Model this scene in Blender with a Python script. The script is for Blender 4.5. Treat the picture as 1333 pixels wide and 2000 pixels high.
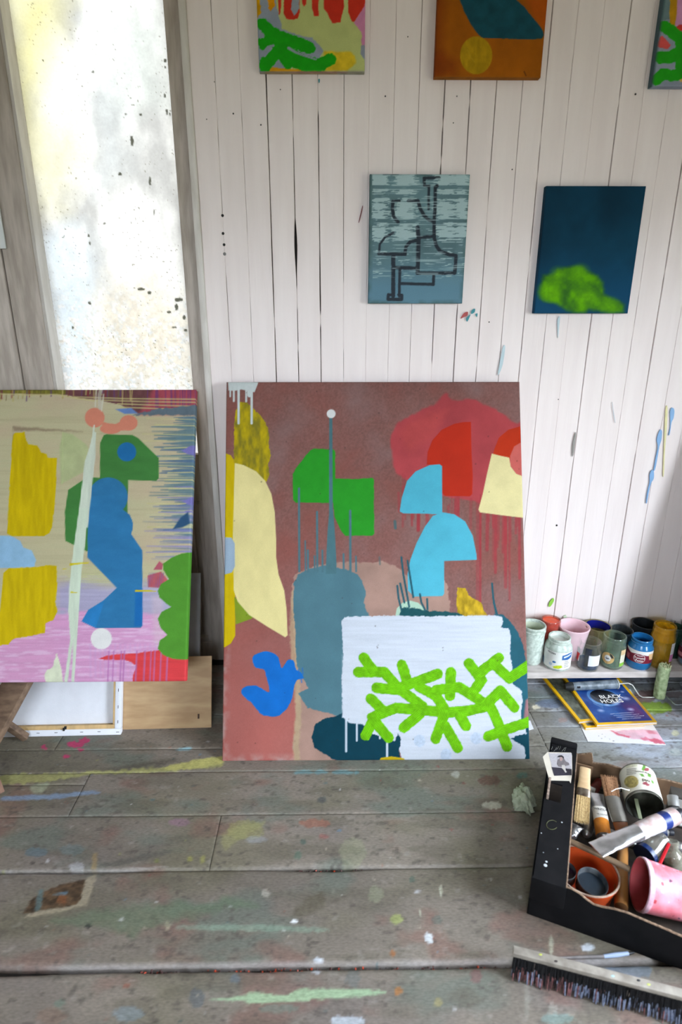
import bpy, bmesh, math, random
import numpy as np
from mathutils import Vector, Matrix

for _o in list(bpy.data.objects):
    bpy.data.objects.remove(_o, do_unlink=True)
SC = bpy.context.scene
COL = SC.collection
random.seed(7)

# ------------------------------------------------------------------ camera
F, CX, CY = 1180.0, 666.5, 1000.0            # focal length in pixels of the 1333 x 2000 frame
CAM_H, CAM_D = 1.11, 1.70                    # height above floor, distance to the board wall
PITCH, YAW = math.radians(18.75), math.radians(0.75)
cam = bpy.data.cameras.new('camera')
cam_o = bpy.data.objects.new('camera', cam)
COL.objects.link(cam_o)
cam_o.location = (0, -CAM_D, CAM_H)
cam_o.rotation_euler = (math.pi/2 - PITCH, 0, -YAW)
cam.sensor_width = 36.0
cam.lens = F/2000.0*36.0
cam.clip_start = 0.02
cam.dof.use_dof = True
cam.dof.focus_distance = 1.72
cam.dof.aperture_fstop = 3.2
SC.camera = cam_o

# ------------------------------------------------------------------ world, daylight, exposure
SKY = 38.0                                   # overcast sky: brighter towards the zenith, darker ground below the horizon
w = bpy.data.worlds.new('overcast_sky'); SC.world = w; w.use_nodes = True
_n = w.node_tree.nodes; _k = w.node_tree.links
_bg = _n['Background']
_tc = _n.new('ShaderNodeTexCoord'); _sx = _n.new('ShaderNodeSeparateXYZ'); _cr = _n.new('ShaderNodeValToRGB')
_k.new(_tc.outputs['Generated'], _sx.inputs[0])
_mr = _n.new('ShaderNodeMapRange'); _mr.inputs[1].default_value = -1; _mr.inputs[2].default_value = 1
_k.new(_sx.outputs['Z'], _mr.inputs[0]); _k.new(_mr.outputs[0], _cr.inputs[0])
_e = _cr.color_ramp.elements
_e[0].position = 0.0; _e[0].color = (0.075, 0.072, 0.055, 1)
_e[1].position = 1.0; _e[1].color = (0.86, 0.915, 1.05, 1)
for _p, _c in ((0.485, (0.10, 0.10, 0.075, 1)), (0.515, (0.52, 0.555, 0.635, 1))):
    _q = _e.new(_p); _q.color = _c
_k.new(_cr.outputs[0], _bg.inputs[0]); _bg.inputs[1].default_value = SKY

# the window of the right wall and an added fill-light window behind the camera (portals only guide the sampling of the sky)
WX, WY0, WY1, WZ0, WZ1 = 1.55, -1.90, -0.92, 0.28, 1.40
RY, RX0, RX1, RZ0, RZ1 = -3.30, -0.80, 0.20, 1.0, 1.80
def portal(name, loc, rot, sx, sy):
    l = bpy.data.lights.new(name, 'AREA'); l.shape = 'RECTANGLE'; l.size = sx; l.size_y = sy; l.cycles.is_portal = True
    o = bpy.data.objects.new(name, l); COL.objects.link(o); o.location = loc; o.rotation_euler = rot
    return o
portal('window_portal_side', (WX+0.05, (WY0+WY1)/2, (WZ0+WZ1)/2), (0, math.radians(90), 0), WZ1-WZ0, WY1-WY0)
portal('fill_portal_rear', (0, RY-0.03, (RZ0+RZ1)/2), (math.radians(90), 0, 0), RX1-RX0, RZ1-RZ0)
portal('window_portal_door', (-0.57, 0.06, 1.47), (math.radians(-90), 0, 0), 0.40, 1.56)
SC.view_settings.view_transform = 'Standard'
SC.view_settings.look = 'None'
SC.view_settings.exposure = 0.41
SC.view_settings.gamma = 1.0
SC.view_settings.use_curve_mapping = False
SC.cycles.max_bounces = 8
SC.cycles.caustics_reflective = False
SC.cycles.caustics_refractive = False
SC.cycles.transparent_max_bounces = 16

# ------------------------------------------------------------------ photo pixel <-> place
_fw = np.array([math.sin(YAW)*math.cos(PITCH), math.cos(YAW)*math.cos(PITCH), -math.sin(PITCH)])
_rt = np.array([math.cos(YAW), -math.sin(YAW), 0.0])
_up = np.cross(_rt, _fw)
_C = np.array([0.0, -CAM_D, CAM_H])
def ray(x, y): return _fw + _rt*(x-CX)/F - _up*(y-CY)/F
def onY(x, y, Y=0.0): r = ray(x, y); return _C + r*(Y-_C[1])/r[1]
def onZ(x, y, Z=0.0): r = ray(x, y); return _C + r*(Z-_C[2])/r[2]
def onP(x, y, o, n): r = ray(x, y); return _C + r*(np.dot(np.array(o)-_C, n)/np.dot(r, n))
def pr(P):
    d = np.asarray(P, float) - _C
    z = d@_fw
    return CX + F*(d@_rt)/z, CY - F*(d@_up)/z
def height_to(base, ty):
    lo, hi = 0.0, 0.6
    for _ in range(30):
        m = (lo+hi)/2
        if pr(np.array(base)+[0, 0, m])[1] > ty: lo = m
        else: hi = m
    return lo

# ------------------------------------------------------------------ naming helpers
def link(o, parent=None):
    COL.objects.link(o)
    if parent is not None: o.parent = parent
    return o
def tag(o, label=None, cat=None, group=None, kind=None):
    if label: o['label'] = label
    if cat: o['category'] = cat
    if group: o['group'] = group
    if kind: o['kind'] = kind
    return o
def thing(name, loc, label, cat, group=None, rz=0.0):
    o = bpy.data.objects.new(name, None); COL.objects.link(o)
    o.empty_display_size = 0.03
    o.location = tuple(float(c) for c in loc); o.rotation_euler = (0, 0, rz)
    return tag(o, label, cat, group)
def lin(c):
    c = np.asarray(c, float)/255.0
    return np.where(c <= 0.04045, c/12.92, ((c+0.055)/1.055)**2.4)
def L(*c): return tuple(float(v) for v in lin(c))

# ------------------------------------------------------------------ materials
_mats = {}
def mat(name, col, rough=0.6, var=0.12, scale=30.0, bump=0.0, bscale=200.0, metal=0.0, stretch=(1, 1, 1), col2=None, spec=0.4, coat=0.0):
    if name in _mats: return _mats[name]
    m = bpy.data.materials.new(name); m.use_nodes = True
    nt = m.node_tree; N = nt.nodes; K = nt.links
    b = N['Principled BSDF']
    b.inputs['Roughness'].default_value = rough; b.inputs['Metallic'].default_value = metal
    b.inputs['Specular IOR Level'].default_value = spec
    if coat: b.inputs['Coat Weight'].default_value = coat; b.inputs['Coat Roughness'].default_value = 0.15
    tc = N.new('ShaderNodeTexCoord'); mp = N.new('ShaderNodeMapping'); mp.inputs['Scale'].default_value = stretch
    K.new(tc.outputs['Object'], mp.inputs[0])
    n = N.new('ShaderNodeTexNoise'); n.inputs['Scale'].default_value = scale; n.inputs['Detail'].default_value = 5
    K.new(mp.outputs[0], n.inputs[0])
    r = N.new('ShaderNodeValToRGB')
    c = np.array(col); c2 = np.array(col2) if col2 is not None else np.clip(c*(1-2*var), 0, 1)
    r.color_ramp.elements[0].position = 0.35; r.color_ramp.elements[1].position = 0.65
    r.color_ramp.elements[0].color = (*[float(v) for v in c2], 1); r.color_ramp.elements[1].color = (*[float(v) for v in c], 1)
    K.new(n.outputs[0], r.inputs[0]); K.new(r.outputs[0], b.inputs['Base Color'])
    if bump:
        n2 = N.new('ShaderNodeTexNoise'); n2.inputs['Scale'].default_value = bscale; n2.inputs['Detail'].default_value = 4
        K.new(mp.outputs[0], n2.inputs[0])
        bp = N.new('ShaderNodeBump'); bp.inputs['Strength'].default_value = bump; bp.inputs['Distance'].default_value = 0.002
        K.new(n2.outputs[0], bp.inputs['Height']); K.new(bp.outputs[0], b.inputs['Normal'])
    _mats[name] = m
    return m
def mat_col(name, rough=0.55, bump=0.25, bscale=900.0, fine=0.10, fscale=350.0, spec=0.35, stretch=(1, 1, 1), trans=False):
    """colour painted on the mesh itself (attribute Col), fine grain and relief from noise"""
    if name in _mats: return _mats[name]
    m = bpy.data.materials.new(name); m.use_nodes = True
    nt = m.node_tree; N = nt.nodes; K = nt.links
    b = N['Principled BSDF']; b.inputs['Roughness'].default_value = rough; b.inputs['Specular IOR Level'].default_value = spec
    at = N.new('ShaderNodeAttribute'); at.attribute_name = 'Col'
    tc = N.new('ShaderNodeTexCoord'); mp = N.new('ShaderNodeMapping'); mp.inputs['Scale'].default_value = stretch
    K.new(tc.outputs['Object'], mp.inputs[0])
    n = N.new('ShaderNodeTexNoise'); n.inputs['Scale'].default_value = fscale; n.inputs['Detail'].default_value = 3
    K.new(mp.outputs[0], n.inputs[0])
    mr = N.new('ShaderNodeMapRange'); mr.inputs[1].default_value = 0.3; mr.inputs[2].default_value = 0.7
    mr.inputs[3].default_value = 1-fine; mr.inputs[4].default_value = 1+fine
    K.new(n.outputs[0], mr.inputs[0])
    mx = N.new('ShaderNodeMix'); mx.data_type = 'RGBA'; mx.blend_type = 'MULTIPLY'; mx.inputs[0].default_value = 1.0
    K.new(at.outputs['Color'], mx.inputs[6]); K.new(mr.outputs[0], mx.inputs[7])
    n2 = N.new('ShaderNodeTexNoise'); n2.inputs['Scale'].default_value = bscale; n2.inputs['Detail'].default_value = 3
    K.new(mp.outputs[0], n2.inputs[0])
    bp = N.new('ShaderNodeBump'); bp.inputs['Strength'].default_value = bump; bp.inputs['Distance'].default_value = 0.001
    K.new(n2.outputs[0], bp.inputs['Height'])
    if not trans:
        K.new(mx.outputs[2], b.inputs['Base Color']); K.new(bp.outputs[0], b.inputs['Normal'])
    else:
        out = N['Material Output']
        t = N.new('ShaderNodeBsdfTranslucent'); K.new(mx.outputs[2], t.inputs[0]); K.new(bp.outputs[0], t.inputs['Normal'])
        d = N.new('ShaderNodeBsdfPrincipled'); K.new(mx.outputs[2], d.inputs['Base Color']); d.inputs['Roughness'].default_value = 0.35
        ms = N.new('ShaderNodeMixShader'); ms.inputs[0].default_value = 0.22
        K.new(t.outputs[0], ms.inputs[1]); K.new(d.outputs[0], ms.inputs[2]); K.new(ms.outputs[0], out.inputs[0])
    _mats[name] = m
    return m
def mat_glass(name, tint=(0.93, 0.96, 0.95), refl=0.09, rough=0.03, haze=0.0, hazecol=(0.6, 0.65, 0.6)):
    if name in _mats: return _mats[name]
    m = bpy.data.materials.new(name); m.use_nodes = True
    nt = m.node_tree; N = nt.nodes; K = nt.links; N.remove(N['Principled BSDF'])
    out = N['Material Output']
    t = N.new('ShaderNodeBsdfTransparent'); t.inputs[0].default_value = (*tint, 1)
    g = N.new('ShaderNodeBsdfGlossy'); g.inputs['Roughness'].default_value = rough; g.inputs[0].default_value = (1, 1, 1, 1)
    lw = N.new('ShaderNodeLayerWeight'); lw.inputs[0].default_value = 0.5
    pw = N.new('ShaderNodeMath'); pw.operation = 'POWER'; pw.inputs[1].default_value = 4.0; K.new(lw.outputs['Facing'], pw.inputs[0])
    ad = N.new('ShaderNodeMath'); ad.operation = 'MULTIPLY_ADD'; ad.inputs[1].default_value = 0.75; ad.inputs[2].default_value = refl*0.6
    K.new(pw.outputs[0], ad.inputs[0])
    ms = N.new('ShaderNodeMixShader'); K.new(ad.outputs[0], ms.inputs[0])
    K.new(t.outputs[0], ms.inputs[1]); K.new(g.outputs[0], ms.inputs[2])
    last = ms
    if haze:
        d = N.new('ShaderNodeBsdfDiffuse'); d.inputs[0].default_value = (*hazecol, 1)
        tc = N.new('ShaderNodeTexCoord'); n = N.new('ShaderNodeTexNoise'); n.inputs['Scale'].default_value = 90; n.inputs['Detail'].default_value = 5
        K.new(tc.outputs['Object'], n.inputs[0])
        mr = N.new('ShaderNodeMapRange'); mr.inputs[1].default_value = 0.35; mr.inputs[2].default_value = 0.68
        mr.inputs[3].default_value = haze*0.7; mr.inputs[4].default_value = min(1.0, haze*1.25)
        K.new(n.outputs[0], mr.inputs[0])
        m2 = N.new('ShaderNodeMixShader'); K.new(mr.outputs[0], m2.inputs[0]); K.new(ms.outputs[0], m2.inputs[1]); K.new(d.outputs[0], m2.inputs[2])
        last = m2
    K.new(last.outputs[0], out.inputs[0])
    _mats[name] = m
    return m

# ------------------------------------------------------------------ mesh helpers
class MB:
    def __init__(s): s.v = []; s.f = []
    def add(s, vs, fs):
        o = len(s.v); s.v += [tuple(float(c) for c in p) for p in vs]; s.f += [tuple(i+o for i in q) for q in fs]; return s
    def box(s, x0, x1, y0, y1, z0, z1, M=None, bev=0.0):
        if bev <= 0:
            vs = [(x, y, z) for z in (z0, z1) for y in (y0, y1) for x in (x0, x1)]
            fs = [(0, 2, 3, 1), (4, 5, 7, 6), (0, 1, 5, 4), (2, 6, 7, 3), (0, 4, 6, 2), (1, 3, 7, 5)]
        else:
            bm = bmesh.new(); bmesh.ops.create_cube(bm, size=1.0)
            for q in bm.verts: q.co = Vector(((q.co.x+.5)*(x1-x0)+x0, (q.co.y+.5)*(y1-y0)+y0, (q.co.z+.5)*(z1-z0)+z0))
            bmesh.ops.bevel(bm, geom=list(bm.edges), offset=bev, segments=2, affect='EDGES', profile=0.6)
            bm.verts.index_update(); vs = [q.co.copy() for q in bm.verts]; fs = [tuple(q.index for q in fc.verts) for fc in bm.faces]; bm.free()
        if M is not None: vs = [M@Vector(p) for p in vs]
        return s.add(vs, fs)
    def tube(s, pts, rad, n=12, cap=True, flat=None):
        """swept tube along pts; rad: number or list; flat: list of (a,b) ellipse radii with a fixed up"""
        P = [Vector(p) for p in pts]; vs = []; fs = []
        t0 = (P[1]-P[0]).normalized(); ref = Vector((0, 0, 1)) if abs(t0.z) < 0.9 else Vector((1, 0, 0))
        a = t0.cross(ref).normalized(); b = a.cross(t0).normalized()
        for i, p in enumerate(P):
            t = (P[min(i+1, len(P)-1)]-P[max(i-1, 0)]).normalized()
            a = (a - t*a.dot(t)).normalized(); b = t.cross(a).normalized()
            ra, rb = (flat[i] if flat else ((rad[i], rad[i]) if hasattr(rad, '__len__') else (rad, rad)))
            for k in range(n):
                th = 2*math.pi*k/n; vs.append(p + a*(ra*math.cos(th)) + b*(rb*math.sin(th)))
        for i in range(len(P)-1):
            for k in range(n):
                fs.append((i*n+k, i*n+(k+1) % n, (i+1)*n+(k+1) % n, (i+1)*n+k))
        if cap:
            fs.append(tuple(range(n))[::-1]); fs.append(tuple((len(P)-1)*n+k for k in range(n)))
        return s.add(vs, fs)
    def lathe(s, prof, n=32, M=None, cap0=False, cap1=False):
        vs = []; fs = []
        for r, z in prof:
            for k in range(n):
                th = 2*math.pi*k/n; vs.append(Vector((r*math.cos(th), r*math.sin(th), z)))
        for i in range(len(prof)-1):
            for k in range(n): fs.append((i*n+k, i*n+(k+1) % n, (i+1)*n+(k+1) % n, (i+1)*n+k))
        if cap0: fs.append(tuple(range(n))[::-1])
        if cap1: fs.append(tuple((len(prof)-1)*n+k for k in range(n)))
        if M is not None: vs = [M@q for q in vs]
        return s.add(vs, fs)
    def slab(s, pts, t, up=(0, 0, 1)):
        """closed prism from a planar outline, thickness t along -up"""
        n = len(pts); u = Vector(up)*t
        vs = [Vector(p) for p in pts] + [Vector(p)-u for p in pts]
        fs = [tuple(range(n)), tuple(range(2*n-1, n-1, -1))] + [(i, i+n, (i+1) % n+n, (i+1) % n) for i in range(n)]
        return s.add(vs, fs)
    def build(s, name, m, parent=None, smooth=False, org=(0, 0, 0), recalc=True):
        me = bpy.data.meshes.new(name); o = Vector(tuple(float(c) for c in org))
        me.from_pydata([tuple(Vector(p)-o) for p in s.v], [], s.f); me.update()
        if recalc:
            bm = bmesh.new(); bm.from_mesh(me); bmesh.ops.recalc_face_normals(bm, faces=bm.faces); bm.to_mesh(me); bm.free()
        if smooth:
            me.polygons.foreach_set('use_smooth', [True]*len(me.polygons))
            try: me.set_sharp_from_angle(angle=math.radians(40))
            except Exception: pass
        if m is not None: me.materials.append(m)
        ob = bpy.data.objects.new(name, me)
        return link(ob, parent)

def grid_obj(name, P, col, m, parent=None, org=(0, 0, 0), smooth=True):
    """P: (nv,nu,3) points, col: (nv,nu,3) sRGB 0-255 -> one mesh with a colour attribute"""
    nv, nu = P.shape[:2]
    me = bpy.data.meshes.new(name)
    V = (P.reshape(-1, 3)-np.array(org, float)).astype(np.float32)
    idx = np.arange(nv*nu).reshape(nv, nu)
    Q = np.stack([idx[:-1, :-1], idx[:-1, 1:], idx[1:, 1:], idx[1:, :-1]], -1).reshape(-1, 4).astype(np.int32)
    me.vertices.add(len(V)); me.vertices.foreach_set('co', V.ravel())
    me.loops.add(Q.size); me.loops.foreach_set('vertex_index', Q.ravel())
    me.polygons.add(len(Q)); me.polygons.foreach_set('loop_start', np.arange(0, Q.size, 4, dtype=np.int32))
    if smooth: me.polygons.foreach_set('use_smooth', np.ones(len(Q), bool))
    me.update(calc_edges=True)
    ca = me.color_attributes.new('Col', 'FLOAT_COLOR', 'POINT')
    c = np.ones((len(V), 4), np.float32); c[:, :3] = lin(np.clip(col.reshape(-1, 3), 0, 255)); ca.data.foreach_set('color', c.ravel())
    me.materials.append(m); me.validate()
    return link(bpy.data.objects.new(name, me), parent)

# ------------------------------------------------------------------ numpy paint box
def _hash(ix, iy, seed):
    h = (ix.astype(np.int64)*374761393 + iy.astype(np.int64)*668265263 + seed*974711) & 0xffffffff
    h = ((h ^ (h >> 13))*1274126177) & 0xffffffff
    h = h ^ (h >> 16)
    return (h & 0xffff)/65535.0
def vn(x, y, seed=0):
    x = np.asarray(x, float); y = np.asarray(y, float)
    ix = np.floor(x); iy = np.floor(y); fx = x-ix; fy = y-iy
    fx = fx*fx*(3-2*fx); fy = fy*fy*(3-2*fy); ix = ix.astype(np.int64); iy = iy.astype(np.int64)
    a = _hash(ix, iy, seed); b = _hash(ix+1, iy, seed); c = _hash(ix, iy+1, seed); d = _hash(ix+1, iy+1, seed)
    return (a*(1-fx)+b*fx)*(1-fy)+(c*(1-fx)+d*fx)*fy
def fbm(x, y, seed=0, o=4):
    t = 0; a = 0.5; n = 0
    for k in range(o):
        t = t+a*vn(x*2**k, y*2**k, seed+k*17); n += a; a *= 0.5
    return t/n
def smooth_pts(p, k=5):
    p = np.array(p, float); n = len(p); out = []
    for i in range(n):
        a, b, c, d = p[i-1], p[i], p[(i+1) % n], p[(i+2) % n]
        for t in np.linspace(0, 1, k, endpoint=False):
            out.append(0.5*((2*b)+(-a+c)*t+(2*a-5*b+4*c-d)*t*t+(-a+3*b-3*c+d)*t**3))
    return np.array(out)
class Ras:
    """paint by polygons given in photo pixels on points whose photo pixels are X,Y"""
    def __init__(s, X, Y, base):
        s.sh = X.shape; s.X = X.ravel(); s.Y = Y.ravel(); s.c = np.tile(np.array(base, float), (s.X.size, 1)); s.h = np.zeros(s.X.size)
        s.tf = (0, 0, 1.0); s.gain = 1.0
    def frame(s, ox, oy, k): s.tf = (ox, oy, k)
    def _t(s, pts):
        p = np.array(pts, float); return np.stack([s.tf[0]+p[:, 0]/s.tf[2], s.tf[1]+p[:, 1]/s.tf[2]], 1)
    def _put(s, i, a, col, var, vs, h, seed, dark=None):
        col = np.array(col, float)
        if var:
            n = fbm(s.X[i]/vs[0], s.Y[i]/vs[1], seed, 4)
            k = (n-0.5)*2
            cc = col[None]*(1+var*k[:, None]) if dark is None else col[None]+(np.array(dark, float)-col)[None]*np.clip(n*1.9-0.45, 0, 1)[:, None]
        else: cc = np.tile(col, (len(i), 1))
        s.c[i] = s.c[i]*(1-a[:, None]) + cc*a[:, None]
        if h: s.h[i] = np.maximum(s.h[i], h*a)
    def poly(s, pts, col, warp=0.0, wscale=6.0, soft=1.2, alpha=1.0, var=0.08, vs=(14, 14), h=0.0, smooth=False, seed=1, dark=None, raw=False, dry=0.0):
        p = np.array(pts, float) if raw else s._t(pts)
        if smooth: p = smooth_pts(p)
        pad = soft+warp+2
        m = (s.X > p[:, 0].min()-pad) & (s.X < p[:, 0].max()+pad) & (s.Y > p[:, 1].min()-pad) & (s.Y < p[:, 1].max()+pad)
        i = np.nonzero(m)[0]
        if not len(i): return
        x = s.X[i].copy(); y = s.Y[i].copy()
        if warp:
            x2 = x+(fbm(x/wscale, y/wscale, seed+5)-.5)*2*warp; y = y+(fbm(x/wscale, y/wscale, seed+9)-.5)*2*warp; x = x2
        ins = np.zeros(len(i), bool); d2 = np.full(len(i), 1e9)
        for k in range(len(p)):
            x0, y0 = p[k-1]; x1, y1 = p[k]
            dx, dy = x1-x0, y1-y0
            if abs(dy) > 1e-9:
                c = ((y0 > y) != (y1 > y)) & (x < (y-y0)*dx/dy+x0); ins ^= c
            q = dx*dx+dy*dy+1e-12; t = np.clip(((x-x0)*dx+(y-y0)*dy)/q, 0, 1)
            d2 = np.minimum(d2, (x-x0-t*dx)**2+(y-y0-t*dy)**2)
        d = np.sqrt(d2)*np.where(ins, 1, -1)
        a = np.clip(0.5+d/soft, 0, 1)
        if dry: a = a*np.clip((fbm(x/dry, y/1.6, seed+3)-0.28)*4, 0, 1)
        s._put(i, a*alpha, col, var, vs, h, seed, dark)
    def stroke(s, pts, wd, col, soft=1.2, alpha=1.0, var=0.08, vs=(10, 10), h=0.0, taper=None, seed=1, warp=0.0, raw=False, ridges=0.0, dark=None):
        p = np.array(pts, float) if raw else s._t(pts)
        r = wd/2.0 if raw else wd/2.0/s.tf[2]
        pad = r+soft+warp+2
        m = (s.X > p[:, 0].min()-pad) & (s.X < p[:, 0].max()+pad) & (s.Y > p[:, 1].min()-pad) & (s.Y < p[:, 1].max()+pad)
        i = np.nonzero(m)[0]
        if not len(i): return
        x = s.X[i].copy(); y = s.Y[i].copy()
        if warp: x = x+(fbm(x/5, y/5, seed+5)-.5)*2*warp; y = y+(fbm(x/5, y/5, seed+9)-.5)*2*warp
        d = np.full(len(i), 1e9); al = np.zeros(len(i)); n = len(p)-1
        sgn = np.zeros(len(i))
        for k in range(n):
            x0, y0 = p[k]; dx, dy = p[k+1]-p[k]; q = dx*dx+dy*dy+1e-12
            t = np.clip(((x-x0)*dx+(y-y0)*dy)/q, 0, 1)
            dd = np.hypot(x-x0-t*dx, y-y0-t*dy); b = dd < d
            d = np.where(b, dd, d); al = np.where(b, (k+t)/n, al); sgn = np.where(b, ((x-x0)*dy-(y-y0)*dx)/math.sqrt(q), sgn)
        rr = r if taper is None else r*(taper[0]+(taper[1]-taper[0])*al)
        a = np.clip(0.5+(rr-d)/soft, 0, 1)
        s._put(i, a*alpha, col, var, vs, 0, seed, dark)
        if h:
            k = h*a*(1+ridges*np.sin(sgn*2.4+seed))
            s.h[i] = np.maximum(s.h[i], k)
            if ridges: s.c[i] = s.c[i]*(1+0.10*a[:, None]*np.sin(sgn*2.0+seed*1.7)[:, None])
    def disc(s, c, r, col, **kw):
        th = np.linspace(0, 2*math.pi, 36, endpoint=False); rx, ry = r if hasattr(r, '__len__') else (r, r)
        s.poly(np.stack([c[0]+rx*np.cos(th), c[1]+ry*np.sin(th)], 1), col, **kw)
    def out(s): return s.c.reshape(*s.sh, 3)*s.gain
    def hgt(s): return s.h.reshape(s.sh)

def font_mesh(txt, size, thick=0.0, bold=False, spacing=1.0):
    cu = bpy.data.curves.new('lettering', 'FONT'); cu.body = txt; cu.size = size; cu.align_x = 'CENTER'; cu.align_y = 'CENTER'
    cu.resolution_u = 2; cu.space_character = spacing; cu.extrude = thick; cu.offset = size*0.02 if bold else 0.0
    ob = bpy.data.objects.new('lettering', cu); COL.objects.link(ob)
    bpy.context.view_layer.update()
    me = bpy.data.meshes.new_from_object(ob.evaluated_get(bpy.context.evaluated_depsgraph_get()))
    bpy.data.objects.remove(ob, do_unlink=True); bpy.data.curves.remove(cu)
    v = [tuple(q.co) for q in me.vertices]; f = [tuple(p.vertices) for p in me.polygons]
    bpy.data.meshes.remove(me)
    return v, f
def lettering(txt, size, m, parent, M=None, wrap=None, bold=False, spacing=1.0, name='lettering'):
    """flat text, placed by matrix M or wrapped on a cylinder (radius, angle, z, tilt)"""
    v, f = font_mesh(txt, size, 0.0, bold, spacing)
    if wrap:
        R, a0, z0, tilt = wrap; o = []
        for x, y, z in v:
            x, y = x*math.cos(tilt)-y*math.sin(tilt), x*math.sin(tilt)+y*math.cos(tilt)
            th = a0+x/R; o.append((R*math.cos(th), R*math.sin(th), z0+y))
        v = o
    elif M is not None: v = [tuple(M@Vector(p)) for p in v]
    return MB().add(v, f).build(name, m, parent, recalc=False)
def frame_M(o, x, y):
    x = Vector(x).normalized(); y = Vector(y); y = (y-x*y.dot(x)).normalized(); z = x.cross(y)
    return Matrix(((x.x, y.x, z.x, o[0]), (x.y, y.y, z.y, o[1]), (x.z, y.z, z.z, o[2]), (0, 0, 0, 1)))

# ================================================================== THE ROOM
def struct(o): o['kind'] = 'structure'; return o
M_WHITE = mat('white_board_paint', L(236, 224, 221), 0.5, col2=L(230, 217, 214), scale=7, bump=0.22, bscale=45, stretch=(4, 4, 0.35))
M_GREYP = mat('greyed_white_paint', L(186, 174, 164), 0.55, col2=L(160, 148, 137), scale=14, bump=0.3, bscale=60, stretch=(5, 5, 0.7))
M_TRIM = mat('trim_paint', L(214, 208, 202), 0.5, col2=L(198, 191, 183), scale=14, bump=0.25, bscale=60, stretch=(5, 5, 0.7))
M_DARK = mat('dark_gap', L(46, 40, 36), 0.9, var=0.2)
M_PLASTER = mat('plain_white_wall', L(222, 218, 212), 0.7, var=0.03, scale=6)
M_CEIL = mat('ceiling_paint', L(226, 223, 218), 0.7, var=0.03, scale=6)
RW, LW, ZC = 1.55, -1.95, 2.45

# ---- board wall: every board its own piece, gaps open and close along the height
wall = MB().box(-0.342, RW, 0.0135, 0.06, 0.0, ZC).box(LW, -0.90, 0.0135, 0.06, 0.0, ZC).box(-0.90, -0.342, 0.0135, 0.06, 2.25, ZC).build('wall_back', M_DARK)
struct(wall)
EDG = [-0.335, -0.279, -0.219, -0.157, -0.095, -0.033, 0.029, 0.090, 0.151, 0.211, 0.272, 0.334, 0.396, 0.459, 0.515, 0.575, 0.635, 0.698, 0.755, 0.816]
GAP = [0.2, 0.9, 0.7, 1.3, 1.1, 1.3, 0.8, 0.35, 0.3, 0.9, 1.5, 1.1, 1.2, 0.8, 1.4, 0.7, 0.35, 1.4, 0.5, 0.7]
while EDG[-1] < RW-0.07:
    EDG.append(EDG[-1]+0.0605); GAP.append([0.6, 1.3, 0.4, 0.9, 0.7][len(EDG) % 5])
EDG[-1] = RW
LEDG = [LW, -1.83, -1.71, -1.59, -1.47, -1.35, -1.23, -1.11, -0.985]; LGAP = [0.5]*9
ZS = np.concatenate([np.linspace(0.0, 1.9, 120), np.linspace(1.95, ZC, 6)])
def gap_at(k, g, side):
    n = fbm(ZS*9+k*3.1, ZS*0+k, 40+k, 3); br = vn(ZS*26, ZS*0+k, 90+k)
    wd = g*(0.0018 if g > 1.05 else 0.0012)*(0.35+1.1*n)
    thr = 0.68 if g < 0.6 else (0.34 if g < 1.0 else 0.10)
    wd = np.where(br < thr, 0.00008, wd)
    if abs(EDG[k]+0.095) < 1e-6 and side == 'r':
        c = np.exp(-((ZS-1.262)/0.05)**2); wd = wd+0.0058*np.where(c > 0.18, c, 0)*(ZS < 1.31)
    return wd
def wall_board(x0, x1, k0, g0, k1, g1, side, yo):
    a = x0+gap_at(k0, g0, side)/2; b = x1-gap_at(k1, g1, side)/2
    w0 = (fbm(ZS*3+k0, ZS*0, 7)-.5)*0.0022; w1 = (fbm(ZS*3+k1, ZS*0, 7)-.5)*0.0022
    a = a+w0; b = b+w1; n = len(ZS); ch = 0.0009
    y0 = yo+(fbm(ZS*2.0+k0*5, ZS*0, 11)-.5)*0.0012
    cols = [(a, 0.0128), (a, y0+ch), (a+ch, y0), ((a*2+b)/3, y0+0.0001), ((a+2*b)/3, y0-0.0001), (b-ch, y0), (b, y0+ch), (b, 0.0128)]
    vs = []
    for j in range(n):
        for X, Y in cols: vs.append((X[j], Y if isinstance(Y, float) else Y[j], ZS[j]))
    m = len(cols); fs = [(j*m+i, j*m+i+1, (j+1)*m+i+1, (j+1)*m+i) for j in range(n-1) for i in range(m-1)]
    return MB().add(vs, fs).build('board', M_WHITE, wall, recalc=False)
rb = random.Random(3)
for k in range(len(EDG)-1): wall_board(EDG[k], EDG[k+1], k, GAP[k], k+1, GAP[min(k+1, len(GAP)-1)], 'r', rb.uniform(-0.0007, 0.0007))
for k in range(len(LEDG)-1): wall_board(LEDG[k], LEDG[k+1], k, LGAP[k], k+1, LGAP[k+1], 'l', rb.uniform(-0.0007, 0.0007))

# marks on the boards: nail heads, drips, splashes (dried paint with a thickness of its own)
M_BLACKN = mat('nail_black', L(22, 20, 20), 0.6, var=0.1)
def nail(x, y, r=0.0035, m=None):
    p = onY(x, y, 0.0)
    MB().lathe([(0.0001, 0.0025), (r*0.6, 0.0022), (r, 0.001), (r, -0.001)], 10, Matrix.Translation(p)@Matrix.Rotation(math.radians(90), 4, 'X')).build('nail_head', m or M_BLACKN, wall)
for q in [(435, 421), (436, 456), (438, 478)]: nail(*q)
nail(439, 496, 0.004, mat('nail_grey', L(120, 118, 116), 0.5))
for q in [(456, 222, .0018), (510, 244, .0018), (404, 233, .0012), (797, 72, .0013), (1088, 1026, .0028), (1242, 184, .002), (893, 188, .0013), (753, 188, .0016), (886, 240, .0012), (1001, 331, .0015), (548, 175, .0012), (419, 160, .0011), (956, 629, .0015), (1091, 780, .0015)]: nail(q[0], q[1], q[2])
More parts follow.
